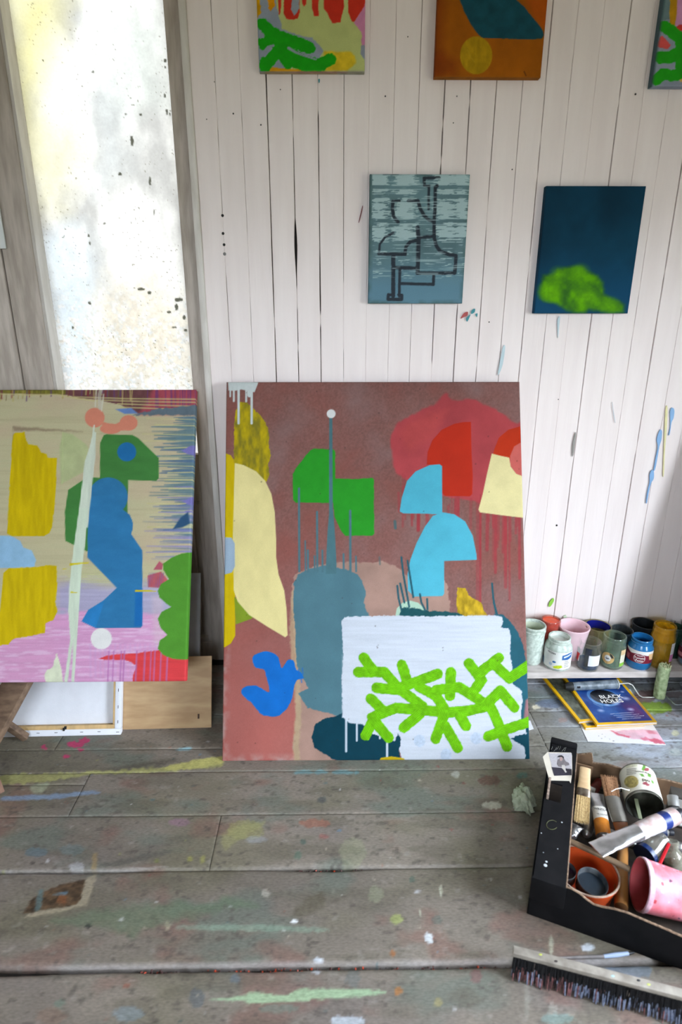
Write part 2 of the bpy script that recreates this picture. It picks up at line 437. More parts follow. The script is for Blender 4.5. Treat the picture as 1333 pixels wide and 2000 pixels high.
def wall_drip(pts, m, name='paint_drip', smooth=True):
    p = smooth_pts(pts, 4) if smooth else np.array(pts, float)
    P = [onY(x, y, -0.0022) for x, y in p]
    MB().slab(P, -0.0026, (0, -1, 0)).build(name, m, wall)
D_BLUE = mat('drip_blue', L(128, 170, 214), 0.4, var=0.05); D_YEL = mat('drip_yellow', L(226, 218, 165), 0.5, var=0.05)
D_RED = mat('drip_red', L(170, 72, 72), 0.5, var=0.05); D_TEAL = mat('drip_teal', L(58, 140, 150), 0.5, var=0.05); D_GRN = mat('drip_green', L(140, 200, 70), 0.5, var=0.05)
D_PALE = mat('drip_pale_teal', L(190, 208, 214), 0.5, var=0.05)
wall_drip([(1312, 796), (1317, 800), (1316, 815), (1312, 824), (1310, 836), (1308, 848), (1306, 849), (1309, 834), (1309, 818), (1309, 804)], D_BLUE)
wall_drip([(1289, 840), (1293, 842), (1292, 858), (1288, 872), (1284, 895), (1280, 915), (1277, 918), (1281, 893), (1285, 872), (1283, 858)], D_BLUE)
wall_drip([(1273, 918), (1277, 920), (1277, 934), (1272, 943), (1268, 958), (1264, 980), (1262, 981), (1265, 958), (1269, 942), (1269, 928)], D_BLUE)
wall_drip([(1301, 795), (1304, 796), (1303, 830), (1299, 880), (1297, 925), (1295, 925), (1297, 870), (1299, 820)], D_YEL)
wall_drip([(900, 622), (906, 612), (914, 609), (913, 616), (905, 620)], D_RED)
wall_drip([(922, 606), (928, 603), (927, 610), (921, 613)], D_TEAL)
wall_drip([(911, 622), (919, 614), (918, 618), (913, 628)], D_TEAL)
wall_drip([(929, 614), (933, 612), (932, 619)], D_TEAL)
wall_drip([(701, 432), (708, 403), (709, 406), (706, 420), (702, 434)], mat('drip_maroon', L(110, 45, 48), 0.5, var=0.05))
wall_drip([(1074, 1175), (1081, 1168), (1082, 1173), (1076, 1183), (1072, 1184)], D_GRN)
wall_drip([(1101, 1204), (1106, 1201), (1107, 1206), (1102, 1208)], mat('drip_pale_green', L(205, 220, 190), 0.5, var=0.05))
wall_drip([(1089, 625), (1094, 618), (1092, 640), (1090, 660), (1089, 640)], D_PALE)
wall_drip([(982, 680), (987, 678), (982, 712), (975, 730), (973, 728)], D_PALE)
wall_drip([(1196, 785), (1198, 800), (1202, 826), (1199, 810)], mat('drip_faint_blue', L(190, 205, 214), 0.5, var=0.05))
wall_drip([(1119, 865), (1124, 845), (1125, 850), (1120, 888), (1118, 887)], mat('split_grey', L(150, 146, 140), 0.7, var=0.05), 'splinter')
wall_drip([(622, 156), (625, 155), (625, 160), (623, 162)], D_TEAL)

# ---- glazed door at the left: stiles, rails, bead, panel, grimy translucent pane with painted-in greenery glow
door = struct(thing('door_1', (-0.57, 0.02, 0), None, None))
def dpart(name, b, m, sm=False): return b.build(name, m, door, smooth=sm, org=door.location)
dpart('stile', MB().box(-0.389, -0.352, 0.002, 0.045, 0.028, 2.25, bev=0.003), M_GREYP, True)
dpart('stile', MB().box(-0.851, -0.772, 0.0, 0.045, 0.028, 2.25, bev=0.003), M_GREYP, True)
b = MB()
b.add([(-0.772, 0.004, 0.71), (-0.762, 0.0, 0.71), (-0.751, 0.021, 0.71), (-0.751, 0.045, 0.71), (-0.772, 0.045, 0.71), (-0.772, 0.004, 2.25), (-0.762, 0.0, 2.25), (-0.751, 0.021, 2.25), (-0.751, 0.045, 2.25), (-0.772, 0.045, 2.25)],
      [(0, 1, 6, 5), (1, 2, 7, 6), (2, 3, 8, 7), (3, 4, 9, 8), (4, 0, 5, 9)])
dpart('glazing_bead', b, M_TRIM)
dpart('rail', MB().box(-0.772, -0.389, 0.004, 0.045, 0.567, 0.708, bev=0.003), M_GREYP, True)
dpart('rail', MB().box(-0.772, -0.389, 0.004, 0.045, 0.028, 0.092, bev=0.003), M_GREYP, True)
dpart('panel', MB().box(-0.772, -0.389, 0.026, 0.034, 0.092, 0.567), M_GREYP)
for x0, x1, z0, z1 in [(-0.404, -0.389, 0.092, 0.567), (-0.772, -0.757, 0.092, 0.567), (-0.757, -0.404, 0.552, 0.567), (-0.757, -0.404, 0.092, 0.107)]:
    dpart('panel_moulding', MB().box(x0, x1, 0.012, 0.03, z0, z1, bev=0.004), M_GREYP, True)
dpart('inner_moulding', MB().box(-0.428, -0.420, 0.018, 0.03, 0.12, 0.54, bev=0.003), M_GREYP, True)
dpart('light_leak_strip', MB().box(-0.86, -0.34, 0.016, 0.06, 0.0, 0.0275), M_DARK)  # dark strip added behind the gap, keeps daylight from leaking under the door
# pane
nx, nz = 190, 640
gx = np.linspace(-0.760, -0.381, nx); gz = np.linspace(0.70, 2.24, nz)
GX, GZ = np.meshgrid(gx, gz)
P = np.stack([GX, np.full_like(GX, 0.024), GZ], -1)
X, Y = pr(P)
R = Ras(X, Y, (252, 248, 232))
g = fbm(GX*16, GZ*9, 3, 5).ravel()[:, None]
R.c = R.c*(1-0.20*np.clip((g-0.45)*4, 0, 1)) 
R.poly([(8, -30), (120, -30), (110, 60), (70, 190), (60, 330), (30, 200)], (243, 232, 150), warp=25, wscale=70, soft=90, alpha=0.85, raw=True, var=0.1, vs=(60, 60))  # glow of greenery outside, painted into the pane colour as yellow tints
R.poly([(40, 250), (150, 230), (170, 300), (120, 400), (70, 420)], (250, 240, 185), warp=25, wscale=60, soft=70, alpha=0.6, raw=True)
R.poly([(180, 20), (310, 30), (330, 200), (220, 210)], (226, 232, 214), warp=25, wscale=60, soft=90, alpha=0.6, raw=True)
R.poly([(170, 170), (230, 160), (260, 330), (190, 380)], (216, 218, 208), warp=20, wscale=40, soft=60, alpha=0.7, raw=True)
R.poly([(80, 470), (150, 440), (190, 560), (200, 740), (120, 740)], (226, 238, 238), warp=20, wscale=50, soft=70, alpha=0.8, raw=True)
R.poly([(200, 560), (300, 540), (372, 620), (376, 750), (180, 750)], (240, 226, 196), warp=25, wscale=40, soft=60, alpha=0.8, raw=True, var=0.12, vs=(9, 9))
# peeling lower part: mottled flakes of pale blue, cream and tan
fl = fbm(GX*90, GZ*90, 21, 4).ravel(); env = np.clip((Y.ravel()-520)/160, 0, 1)
for lo, c in ((0.52, (206, 222, 226)), (0.58, (242, 218, 184)), (0.62, (255, 255, 250))):
    a = (np.clip((fl-lo)*14, 0, 1)*env*0.75)[:, None]; R.c = R.c*(1-a)+np.array(c, float)*a
fl2 = fbm(GX*140, GZ*140, 25, 3).ravel(); a = (np.clip((fl2-0.60)*10, 0, 1)*env*0.5)[:, None]; R.c = R.c*(1-a)+np.array((200, 190, 160), float)*a
# mould specks
rs = random.Random(11)
sp = fbm(GX*260, GZ*260, 31, 2).ravel(); cl = fbm(GX*14, GZ*10, 33, 3).ravel()
edge = np.clip((X.ravel()-(290+Y.ravel()*0.077))/40, 0, 1)
a = (np.clip((sp-0.86+0.34*np.clip(cl-0.5, 0, 1)+0.06*edge)*16, 0, 1)*0.75)[:, None]; R.c = R.c*(1-a)+np.array((96, 92, 62), float)*a
for x, y, rx, ry in [(258, 275, 3, 10), (293, 354, 2, 9), (301, 416, 1.2, 6), (323, 118, 2.5, 4), (323, 131, 2, 3), (322, 187, 2.5, 4), (326, 219, 2, 6), (332, 223, 1.5, 3), (246, 223, 2, 2), (234, 340, 3, 3), (275, 224, 2, 2), (173, 460, 2, 3), (176, 475, 2, 3), (204, 437, 2, 2), (28, 92, 2, 4), (84, 118, 2, 2), (182, 140, 2, 2), (276, 565, 7, 3), (292, 572, 4, 3), (349, 585, 8, 4), (345, 600, 4, 6), (360, 620, 3, 4), (340, 640, 5, 2), (330, 610, 4, 3), (175, 592, 3, 3), (142, 640, 2, 3), (363, 645, 3, 3)]:
    R.disc((x, y), (rx, ry), (66, 66, 48), raw=True, warp=2.0, wscale=3, soft=1.5, alpha=0.92)
R.gain = 0.315
M_PANE = mat_col('grimy_glow_tinted_pane', rough=0.4, bump=0.35, bscale=260, fine=0.05, fscale=180, trans=True)
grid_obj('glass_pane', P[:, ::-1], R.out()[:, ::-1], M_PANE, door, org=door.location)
trim = struct(MB().box(-0.3525, -0.335, -0.010, 0.03, 0.0, ZC, bev=0.004).build('trim_1', M_TRIM, smooth=True))
struct(MB().box(-0.983, -0.854, -0.004, 0.05, 0.0, ZC, bev=0.002).build('trim_2', M_GREYP, smooth=True))
hp = onY(0, 440, -0.004)
MB().box(hp[0]-0.035, hp[0]+0.008, -0.010, -0.003, hp[2]-0.055, hp[2]+0.05, bev=0.002).build('hinge_plate', mat('hinge_white', L(215, 218, 218), 0.4, var=0.05), bpy.data.objects['trim_2'], smooth=True)

# ---- rest of the shell, with the side window and a rear window added for fill light
b = MB(); t = 0.10
b.box(RW, RW+t, -3.4, WY0, 0, ZC).box(RW, RW+t, WY1, 0.06, 0, ZC).box(RW, RW+t, WY0, WY1, 0, WZ0).box(RW, RW+t, WY0, WY1, WZ1, ZC)
struct(b.build('wall_right', M_PLASTER))
b = MB(); b.box(LW-t, RX0, RY-t, RY, 0, ZC).box(RX1, RW+t, RY-t, RY, 0, ZC).box(RX0, RX1, RY-t, RY, 0, RZ0).box(RX0, RX1, RY-t, RY, RZ1, ZC)
struct(b.build('wall_rear', M_PLASTER))
struct(MB().box(LW-t, LW, -3.4, 0.06, 0, ZC).build('wall_left', M_PLASTER))
struct(MB().box(LW-t, RW+t, -3.4, 0.06, ZC, ZC+0.1).build('ceiling', M_CEIL))
M_CLEAR = mat_glass('window_glass')
w1 = struct(thing('window_1', (RW+0.05, (WY0+WY1)/2, WZ0), None, None))
for y0, y1, z0, z1 in [(WY0, WY0+.05, WZ0, WZ1), (WY1-.05, WY1, WZ0, WZ1), (WY0, WY1, WZ0, WZ0+.05), (WY0, WY1, WZ1-.05, WZ1)]:
    MB().box(RW+.02, RW+.07, y0, y1, z0, z1).build('window_frame', M_TRIM, w1, org=w1.location)
MB().box(RW+.04, RW+.045, WY0+.05, WY1-.05, WZ0+.05, WZ1-.05).build('pane', M_CLEAR, w1, org=w1.location)
w2 = struct(thing('added_fill_window', (0, RY-0.05, RZ0), None, None))  # window added behind the camera to give ambient fill
for x0, x1, z0, z1 in [(RX0, RX0+.05, RZ0, RZ1), (RX1-.05, RX1, RZ0, RZ1), (RX0, RX1, RZ0, RZ0+.05), (RX0, RX1, RZ1-.05, RZ1), (-.325, -.275, RZ0, RZ1)]:
    MB().box(x0, x1, RY-.07, RY-.02, z0, z1).build('window_frame', M_TRIM, w2, org=w2.location)
for x0, x1 in ((RX0+.05, -.325), (-.275, RX1-.05)):
    MB().box(x0, x1, RY-.05, RY-.045, RZ0+.05, RZ1-.05).build('pane', M_CLEAR, w2, org=w2.location)

# ================================================================== THE FLOOR: painted boards, each a piece
M_FLOOR = mat_col('worn_floor_paint', rough=0.66, bump=0.40, bscale=240, fine=0.17, fscale=330, spec=0.2, stretch=(0.35, 1, 1))
floor = struct(MB().box(LW, RW, -3.4, 0.06, -0.06, -0.020).build('floor', M_DARK))
XS = np.concatenate([np.linspace(LW, -1.02, 12)[:-1], np.arange(-1.02, 1.06, 0.0036), np.linspace(1.07, RW, 10)])
BIG = {-0.744: 1, -0.942: 2}
def seam_off(Y, x, side):
    o = (fbm(x*6, x*0+Y*50, 61, 3)-.5)*0.0016
    hw = 0.0006
    if Y in BIG:
        k = BIG[Y]
        if k == 1: e = 0.0004+0.0060*np.exp(-((x+0.02)/0.10)**2)+0.0035*(x < -0.35)*np.clip((-0.35-x)*6, 0, 1)
        else: e = 0.0040+0.0030*fbm(x*5, x*0, 71, 3)+0.0035*np.clip((-0.45-x)*5, 0, 1)
        hw = e*(0.7+0.6*fbm(x*25, x*0+side, 73, 3))
    return o+side*hw
def f_board(x0, x1, y0, y1):
    xs = XS[(XS > x0+1e-4) & (XS < x1-1e-4)]; xs = np.concatenate([[x0+0.0006], xs, [x1-0.0006]])
    ny = max(4, int(round((y0-y1)/0.0036))) if y1 > -1.2 else 6
    t = np.linspace(0, 1, ny); t = np.concatenate([[0, 0.0], t[1:-1], [1, 1.0]])
    T, XX = np.meshgrid(t, xs, indexing='ij')
    ya = y0+seam_off(y0, XX, -1); yb = y1+seam_off(y1, XX, 1)
    YY = ya+(yb-ya)*T
    ZZ = (fbm(XX*5, YY*20+y0*90, 81, 3)-.5)*0.0012
    ed = np.minimum(np.abs(YY-ya), np.abs(YY-yb)); ex = np.minimum(XX-x0, x1-XX)
    big0 = 0.0045 if y0 in BIG else 0.002; big1 = 0.0045 if y1 in BIG else 0.002
    wa = np.clip(1-np.abs(YY-ya)/(big0*2), 0, 1)**2*big0*0.7+np.clip(1-np.abs(YY-yb)/(big1*2), 0, 1)**2*big1*0.7+np.clip(1-ex/0.003, 0, 1)*0.001
    ZZ = ZZ-wa
    ZZ[0] = -0.021; ZZ[-1] = -0.021
    ZZ[:, 0] -= 0.0; 
    return np.stack([XX, YY, ZZ], -1)
boards = []
XJ = 0.566
lrows = [0.05, -0.09, -0.238, -0.378, -0.463]; rrows = [0.05, -0.10, -0.17, -0.234, -0.303, -0.366, -0.463]
for a, c in zip(lrows[:-1], lrows[1:]):
    if a == -0.238: boards += [(LW, -0.742, a, c), (-0.742, XJ, a, c)]
    else: boards.append((LW, XJ, a, c))
for a, c in zip(rrows[:-1], rrows[1:]): boards.append((XJ, RW, a, c))
boards += [(LW, -0.614, -0.463, -0.502), (LW, -0.614, -0.502, -0.600), (-0.614, RW, -0.463, -0.600)]
boards += [(LW, -0.262, -0.600, -0.744), (-0.262, RW, -0.600, -0.744), (LW, RW, -0.744, -0.942), (LW, RW, -0.942, -1.14)]
yy = -1.14
while yy > -3.3: boards.append((LW, RW, yy, yy-0.19)); yy -= 0.19
PB = [f_board(*q) for q in boards]
flat = np.concatenate([p.reshape(-1, 3) for p in PB])
bid = np.concatenate([np.full(p.shape[0]*p.shape[1], i) for i, p in enumerate(PB)])
X, Y = pr(np.stack([flat[:, 0], np.maximum(flat[:, 1], -1.4), flat[:, 2]*0], -1))
fx, fy = flat[:, 0], flat[:, 1]
R = Ras(X, Y, (127, 118, 109))
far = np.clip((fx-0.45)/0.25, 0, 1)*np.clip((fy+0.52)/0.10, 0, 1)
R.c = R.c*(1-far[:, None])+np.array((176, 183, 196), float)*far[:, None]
n1 = fbm(fx*5, fy*11+bid*3.7, 101, 5); n2 = fbm(fx*18, fy*40+bid*1.7, 103, 4); n3 = fbm(fx*3.5, fy*7, 107, 4)
R.c *= (0.84+0.22*n1+0.12*n2)[:, None]
R.c *= (0.95+0.10*np.array([random.Random(i*7+1).random() for i in range(len(boards))])[bid])[:, None]
def tint(mask, c, k): R.c[:] = R.c*(1-(mask*k)[:, None])+np.array(c, float)*(mask*k)[:, None]
tint(np.clip((n3-0.55)*6, 0, 1), (112, 108, 86), 0.45)
tint(np.clip((0.42-n3)*6, 0, 1), (122, 112, 112), 0.4)
tint(np.clip((fbm(fx*6, fy*12, 111, 4)-0.58)*8, 0, 1), (92, 112, 104), 0.35)
tint(np.clip((fbm(fx*8, fy*14, 113, 4)-0.62)*9, 0, 1), (128, 84, 76), 0.35)
tint(np.clip((fbm(fx*60, fy*110, 117, 3)-0.66)*9, 0, 1), (82, 76, 70), 0.5)
tint(np.clip((fbm(fx*9, fy*30, 121, 5)-0.56)*7, 0, 1), (96, 90, 78), 0.4)
tint(np.clip((fbm(fx*45, fy*80, 119, 3)-0.72)*10, 0, 1), (158, 154, 148), 0.35)
def st(pts, c, **k):
    kw = dict(raw=True, soft=3.0, warp=3.0, wscale=9, var=0.12, vs=(9, 5), alpha=0.8, smooth=True); kw.update(k); R.poly(pts, c, **kw)
st([(0, 1513), (150, 1508), (300, 1499), (370, 1488), (430, 1479), (437, 1488), (425, 1499), (300, 1508), (180, 1514), (70, 1529), (0, 1530)], (160, 158, 102), warp=5, alpha=0.85)
st([(330, 1494), (400, 1481), (434, 1478), (436, 1490), (400, 1500), (330, 1503)], (190, 184, 112), warp=4, alpha=0.8)
st([(60, 1535), (95, 1530), (80, 1548), (65, 1550)], (160, 166, 140), alpha=0.7)
st([(10, 1556), (90, 1552), (180, 1545), (190, 1550), (100, 1560), (10, 1564)], (126, 146, 176), alpha=0.8)
for x, y, a, c in [(148, 1454, 17, 6), (166, 1447, 10, 5), (86, 1460, 6, 4), (157, 1464, 6, 3), (129, 1478, 7, 3)]: R.disc((x, y), (a, c), (196, 58, 104), raw=True, warp=4, wscale=5, alpha=0.85)
st([(200, 1505), (260, 1494), (330, 1482), (340, 1487), (270, 1500)], (82, 76, 66), soft=8, alpha=0.6)
st([(345, 1463), (372, 1459), (372, 1465), (350, 1466)], (140, 178, 190), alpha=0.85)
for a, c in ((578, 612), (616, 640), (650, 690), (694, 702)): st([(a, 1506), ((a+c)/2, 1504), (c, 1507), (c, 1511), ((a+c)/2, 1512), (a, 1512)], (112, 150, 156), alpha=0.8, warp=2)
for x, y, a, c, col, al in [(957, 1525, 22, 10, (104, 70, 62), .6), (962, 1573, 20, 7, (196, 192, 178), .75), (890, 1512, 9, 6, (190, 190, 184), .6), (1021, 1515, 10, 6, (92, 120, 114), .8), (629, 1562, 8, 6, (88, 90, 88), .8), (615, 1608, 30, 8, (160, 96, 78), .55), (350, 1606, 22, 7, (150, 112, 138), .5), (480, 1622, 36, 20, (146, 144, 96), .55), (500, 1640, 22, 7, (152, 154, 158), .6), (582, 1671, 7, 8, (96, 116, 102), .7), (592, 1644, 6, 5, (84, 100, 92), .8), (633, 1634, 10, 5, (150, 84, 80), .5), (70, 1665, 22, 9, (92, 112, 124), .6), (140, 1660, 24, 11, (100, 118, 122), .45), (150, 1692, 16, 8, (168, 168, 172), .7), (306, 1681, 5, 4, (110, 112, 70), .8), (371, 1677, 6, 6, (150, 150, 80), .7), (396, 1678, 5, 8, (150, 150, 86), .7), (690, 1665, 26, 30, (150, 156, 124), .35), (735, 1746, 14, 16, (148, 156, 128), .4), (775, 1795, 12, 9, (156, 166, 100), .7), (806, 1718, 7, 6, (84, 98, 88), .75), (853, 1796, 10, 9, (96, 102, 96), .65), (838, 1832, 9, 10, (206, 212, 218), .9), (575, 1799, 6, 4, (222, 224, 228), .95), (622, 1875, 10, 5, (206, 212, 224), .9), (620, 1897, 8, 6, (206, 212, 224), .8), (862, 1740, 3, 12, (196, 196, 176), .8), (821, 1781, 2, 10, (176, 180, 160), .7), (815, 1742, 7, 3, (200, 200, 206), .8), (779, 1936, 8, 8, (170, 110, 60), .7), (856, 1958, 8, 9, (160, 150, 100), .6), (768, 1862, 6, 6, (168, 104, 60), .7), (690, 1910, 14, 20, (106, 112, 112), .5), (460, 1912, 10, 10, (104, 116, 130), .6), (385, 1950, 14, 20, (92, 98, 104), .6), (930, 1905, 12, 14, (128, 84, 84), .5), (250, 1980, 30, 14, (128, 142, 150), .6), (545, 1970, 40, 8, (118, 136, 126), .5), (680, 1995, 34, 10, (186, 194, 206), .8), (100, 1985, 30, 16, (130, 96, 80), .3), (116, 1960, 12, 8, (100, 122, 108), .5), (173, 1808, 7, 5, (40, 40, 40), .85), (327, 1808, 5, 9, (196, 190, 160), .5), (520, 1745, 8, 8, (190, 182, 170), .5), (1150, 1850, 12, 7, (206, 214, 226), .8), (1165, 1885, 50, 18, (112, 124, 136), .4), (1230, 1895, 46, 18, (106, 120, 138), .6), (1077, 1850, 4, 22, (180, 182, 160), .6), (1030, 1935, 5, 60, (170, 172, 160), .3), (1080, 1985, 10, 30, (176, 178, 168), .3), (1090, 1990, 34, 10, (120, 152, 150), .5), (1048, 1381, 9, 5, (226, 218, 196), .95), (1075, 1374, 30, 9, (92, 112, 150), .5), (1100, 1406, 8, 5, (170, 140, 132), .6), (1274, 1383, 40, 12, (122, 150, 52), .9), (1240, 1366, 40, 8, (104, 72, 66), .6), (1320, 1432, 8, 5, (196, 194, 160), .8), (1320, 1470, 12, 7, (176, 182, 180), .6), (1290, 1355, 50, 9, (92, 60, 58), .6), (1250, 1400, 40, 14, (150, 158, 156), .4)]:
    R.disc((x, y), (a, c), col, raw=True, warp=min(6, 0.35*min(a, c)+1), wscale=5, soft=2.5, alpha=al, var=0.1)
# torn postcard stuck to the boards, and the smears around it
st([(46, 1793), (58, 1783), (150, 1766), (167, 1717), (190, 1703), (170, 1768), (100, 1785)], (168, 156, 134), alpha=0.7, smooth=False, warp=3)
st([(46, 1784), (58, 1760), (88, 1740), (120, 1728), (167, 1717), (160, 1750), (152, 1766), (100, 1775)], (78, 60, 44), alpha=0.92, var=0.6, vs=(9, 7), smooth=False, warp=3)
st([(68, 1775), (76, 1742), (84, 1742), (78, 1776)], (92, 118, 124), alpha=0.7); st([(110, 1762), (118, 1748), (130, 1748), (128, 1764)], (130, 82, 52), alpha=0.7); st([(104, 1747), (130, 1742), (128, 1748)], (96, 124, 146), alpha=0.8)
st([(100, 1800), (180, 1780), (330, 1765), (480, 1757), (495, 1772), (400, 1785), (300, 1815), (260, 1828), (200, 1812)], (98, 116, 92), soft=14, warp=14, wscale=20, alpha=0.55)
st([(355, 1808), (450, 1805), (622, 1812), (625, 1820), (480, 1818), (360, 1815)], (140, 170, 150), soft=5, warp=5, alpha=0.5)
st([(410, 1952), (470, 1946), (500, 1938), (560, 1943), (600, 1931), (740, 1934), (735, 1944), (610, 1952), (560, 1958), (490, 1960), (470, 1955)], (160, 188, 152), warp=4, alpha=0.85)
st([(572, 1790), (580, 1772), (610, 1748), (632, 1742), (636, 1770), (610, 1784)], (92, 86, 72), soft=7, warp=6, alpha=0.6)
st([(432, 1640), (450, 1618), (500, 1605), (520, 1602), (505, 1618), (470, 1640), (440, 1658)], (158, 156, 106), soft=6, warp=6, alpha=0.5)
st([(200, 1688), (270, 1672), (330, 1660), (325, 1668), (260, 1685), (205, 1694)], (88, 86, 80), soft=4, alpha=0.6)
st([(178, 1695), (182, 1668), (190, 1668), (188, 1700)], (150, 126, 84), alpha=0.6)
# worn pale edge of the long gap, left
st([(0, 1699), (140, 1700), (270, 1694), (330, 1692), (270, 1699), (140, 1708), (0, 1710)], (158, 152, 148), warp=1.5, alpha=0.8, smooth=False)
eg = np.clip(1-np.abs(fy+0.9370)/0.0075, 0, 1)*np.clip(fbm(fx*9, fx*0, 131, 3)*2.4-0.5, 0, 1)*(fy > -0.942)
tint(eg, (158, 150, 148), 0.85)
eg = np.clip(1-np.abs(fy+0.7405)/0.004, 0, 1)*np.clip(fbm(fx*9, fx*0, 133, 3)*2.4-0.7, 0, 1)*(fy > -0.744)
tint(eg, (150, 144, 140), 0.7)
rs = random.Random(5)
PAL = [(190, 190, 186), (90, 112, 116), (70, 66, 60), (158, 92, 74), (150, 152, 92), (60, 74, 72), (176, 168, 150), (104, 128, 150), (138, 70, 66), (206, 206, 210)]
for k in range(330):
    x = rs.uniform(-0.95, 1.0); y = rs.uniform(-1.12, -0.22); r = rs.choice([0.0012, 0.0014, 0.0016, 0.002, 0.0025, 0.0035])
    m = np.nonzero((np.abs(fx-x) < r*3) & (np.abs(fy-y) < r*3))[0]
    if len(m):
        d = np.hypot((fx[m]-x)*rs.uniform(.6, 1.2), fy[m]-y)+(vn(fx[m]*400, fy[m]*400, k)-.5)*r*0.8
        a = np.clip((r-d)/0.0016+0.5, 0, 1)*rs.uniform(.3, .75); R.c[m] = R.c[m]*(1-a[:, None])+np.array(rs.choice(PAL), float)*a[:, None]
R.c[:] = R.c*0.985
k = 0
for (q, p) in zip(boards, PB):
    n = p.shape[0]*p.shape[1]
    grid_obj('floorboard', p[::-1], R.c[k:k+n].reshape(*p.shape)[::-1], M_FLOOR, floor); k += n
# crumbs of dried paint lying in the two wide gaps
b1 = MB(); b2 = MB(); rs = random.Random(9)
for _ in range(240):
    if rs.random() < 0.4: x = rs.gauss(-0.02, 0.075); y = -0.744
    else: x = rs.uniform(-0.35, 0.33); y = -0.942
    s = rs.uniform(0.0008, 0.0022); z = rs.uniform(-0.014, -0.008)
    (b1 if rs.random() < 0.2 else b2).box(-s, s, -s*.7, s*.7, -s*.6, s*.6, Matrix.Translation((x, y+rs.uniform(-.002, .002), z))@Matrix.Rotation(rs.uniform(0, 3), 4, (1, 1, rs.random())))
tag(b1.build('paint_crumbs', mat('crumb_orange', L(206, 74, 40), 0.5), floor), kind='stuff')
tag(b2.build('paint_crumbs', mat('crumb_dark', L(92, 60, 58), 0.7, col2=L(60, 52, 50)), floor), kind='stuff')

# ================================================================== PAINTED CANVASES
M_CANVAS = mat_col('oil_paint_on_canvas', rough=0.7, bump=0.30, bscale=1100, fine=0.05, fscale=500, spec=0.06)
M_STRETCH = mat('pine_stretcher', L(206, 172, 122), 0.6, var=0.10, scale=12, stretch=(1, 1, 8))
def canvas(name, label, BL, U, V, W, H, t, nu, nv, paint, frame=None, base=(128, 128, 128), gain=1.0):
    BL = np.array(BL, float); U = np.array(U, float); U /= np.linalg.norm(U); V = np.array(V, float); V -= U*np.dot(U, V); V /= np.linalg.norm(V)
    n = np.cross(U, V)
    root = thing(name, BL+U*W/2-n*t, label, 'painting')
    es = np.linspace(0, t, 9)[1:]
    us = np.concatenate([-es[::-1], np.linspace(0, W, nu), W+es]); vs = np.concatenate([-es[::-1], np.linspace(0, H, nv), H+es])
    UU, VV = np.meshgrid(us, vs)
    plane = BL+UU[..., None]*U+VV[..., None]*V
    X, Y = pr(plane)
    R = Ras(X, Y, base); R.gain = gain
    if frame: R.frame(*frame)
    paint(R, UU, VV)
    du = np.maximum(-UU, 0)+np.maximum(UU-W, 0); dv = np.maximum(-VV, 0)+np.maximum(VV-H, 0)
    dep = np.maximum(du, dv)
    # rounded shoulder at the fold, sagging a little
    inner = np.minimum(np.minimum(UU, W-UU), np.minimum(VV, H-VV)); rnd = np.where(dep > 0, 0, np.clip(1-inner/0.0035, 0, 1)**2*0.0014)
    P = BL+np.clip(UU, 0, W)[..., None]*U+np.clip(VV, 0, H)[..., None]*V-(dep+rnd-R.hgt()*(dep == 0))[..., None]*n
    grid_obj('painted_canvas', P, R.out(), M_CANVAS, root, org=root.location)
    o = BL-n*t; bw = 0.035 if W > 0.5 else 0.022
    for u0, u1, v0, v1 in ((0.002, W-.002, 0.002, bw), (0.002, W-.002, H-bw, H-.002), (0.002, bw, bw, H-bw), (W-bw, W-.002, bw, H-bw)):
        q = [o+U*a+V*c+n*0.001 for a, c in ((u0, v0), (u1, v0), (u1, v1), (u0, v1))]
        MB().slab(q, -(t*0.7), tuple(n)).build('stretcher_bar', M_STRETCH, root, org=root.location)
    return root

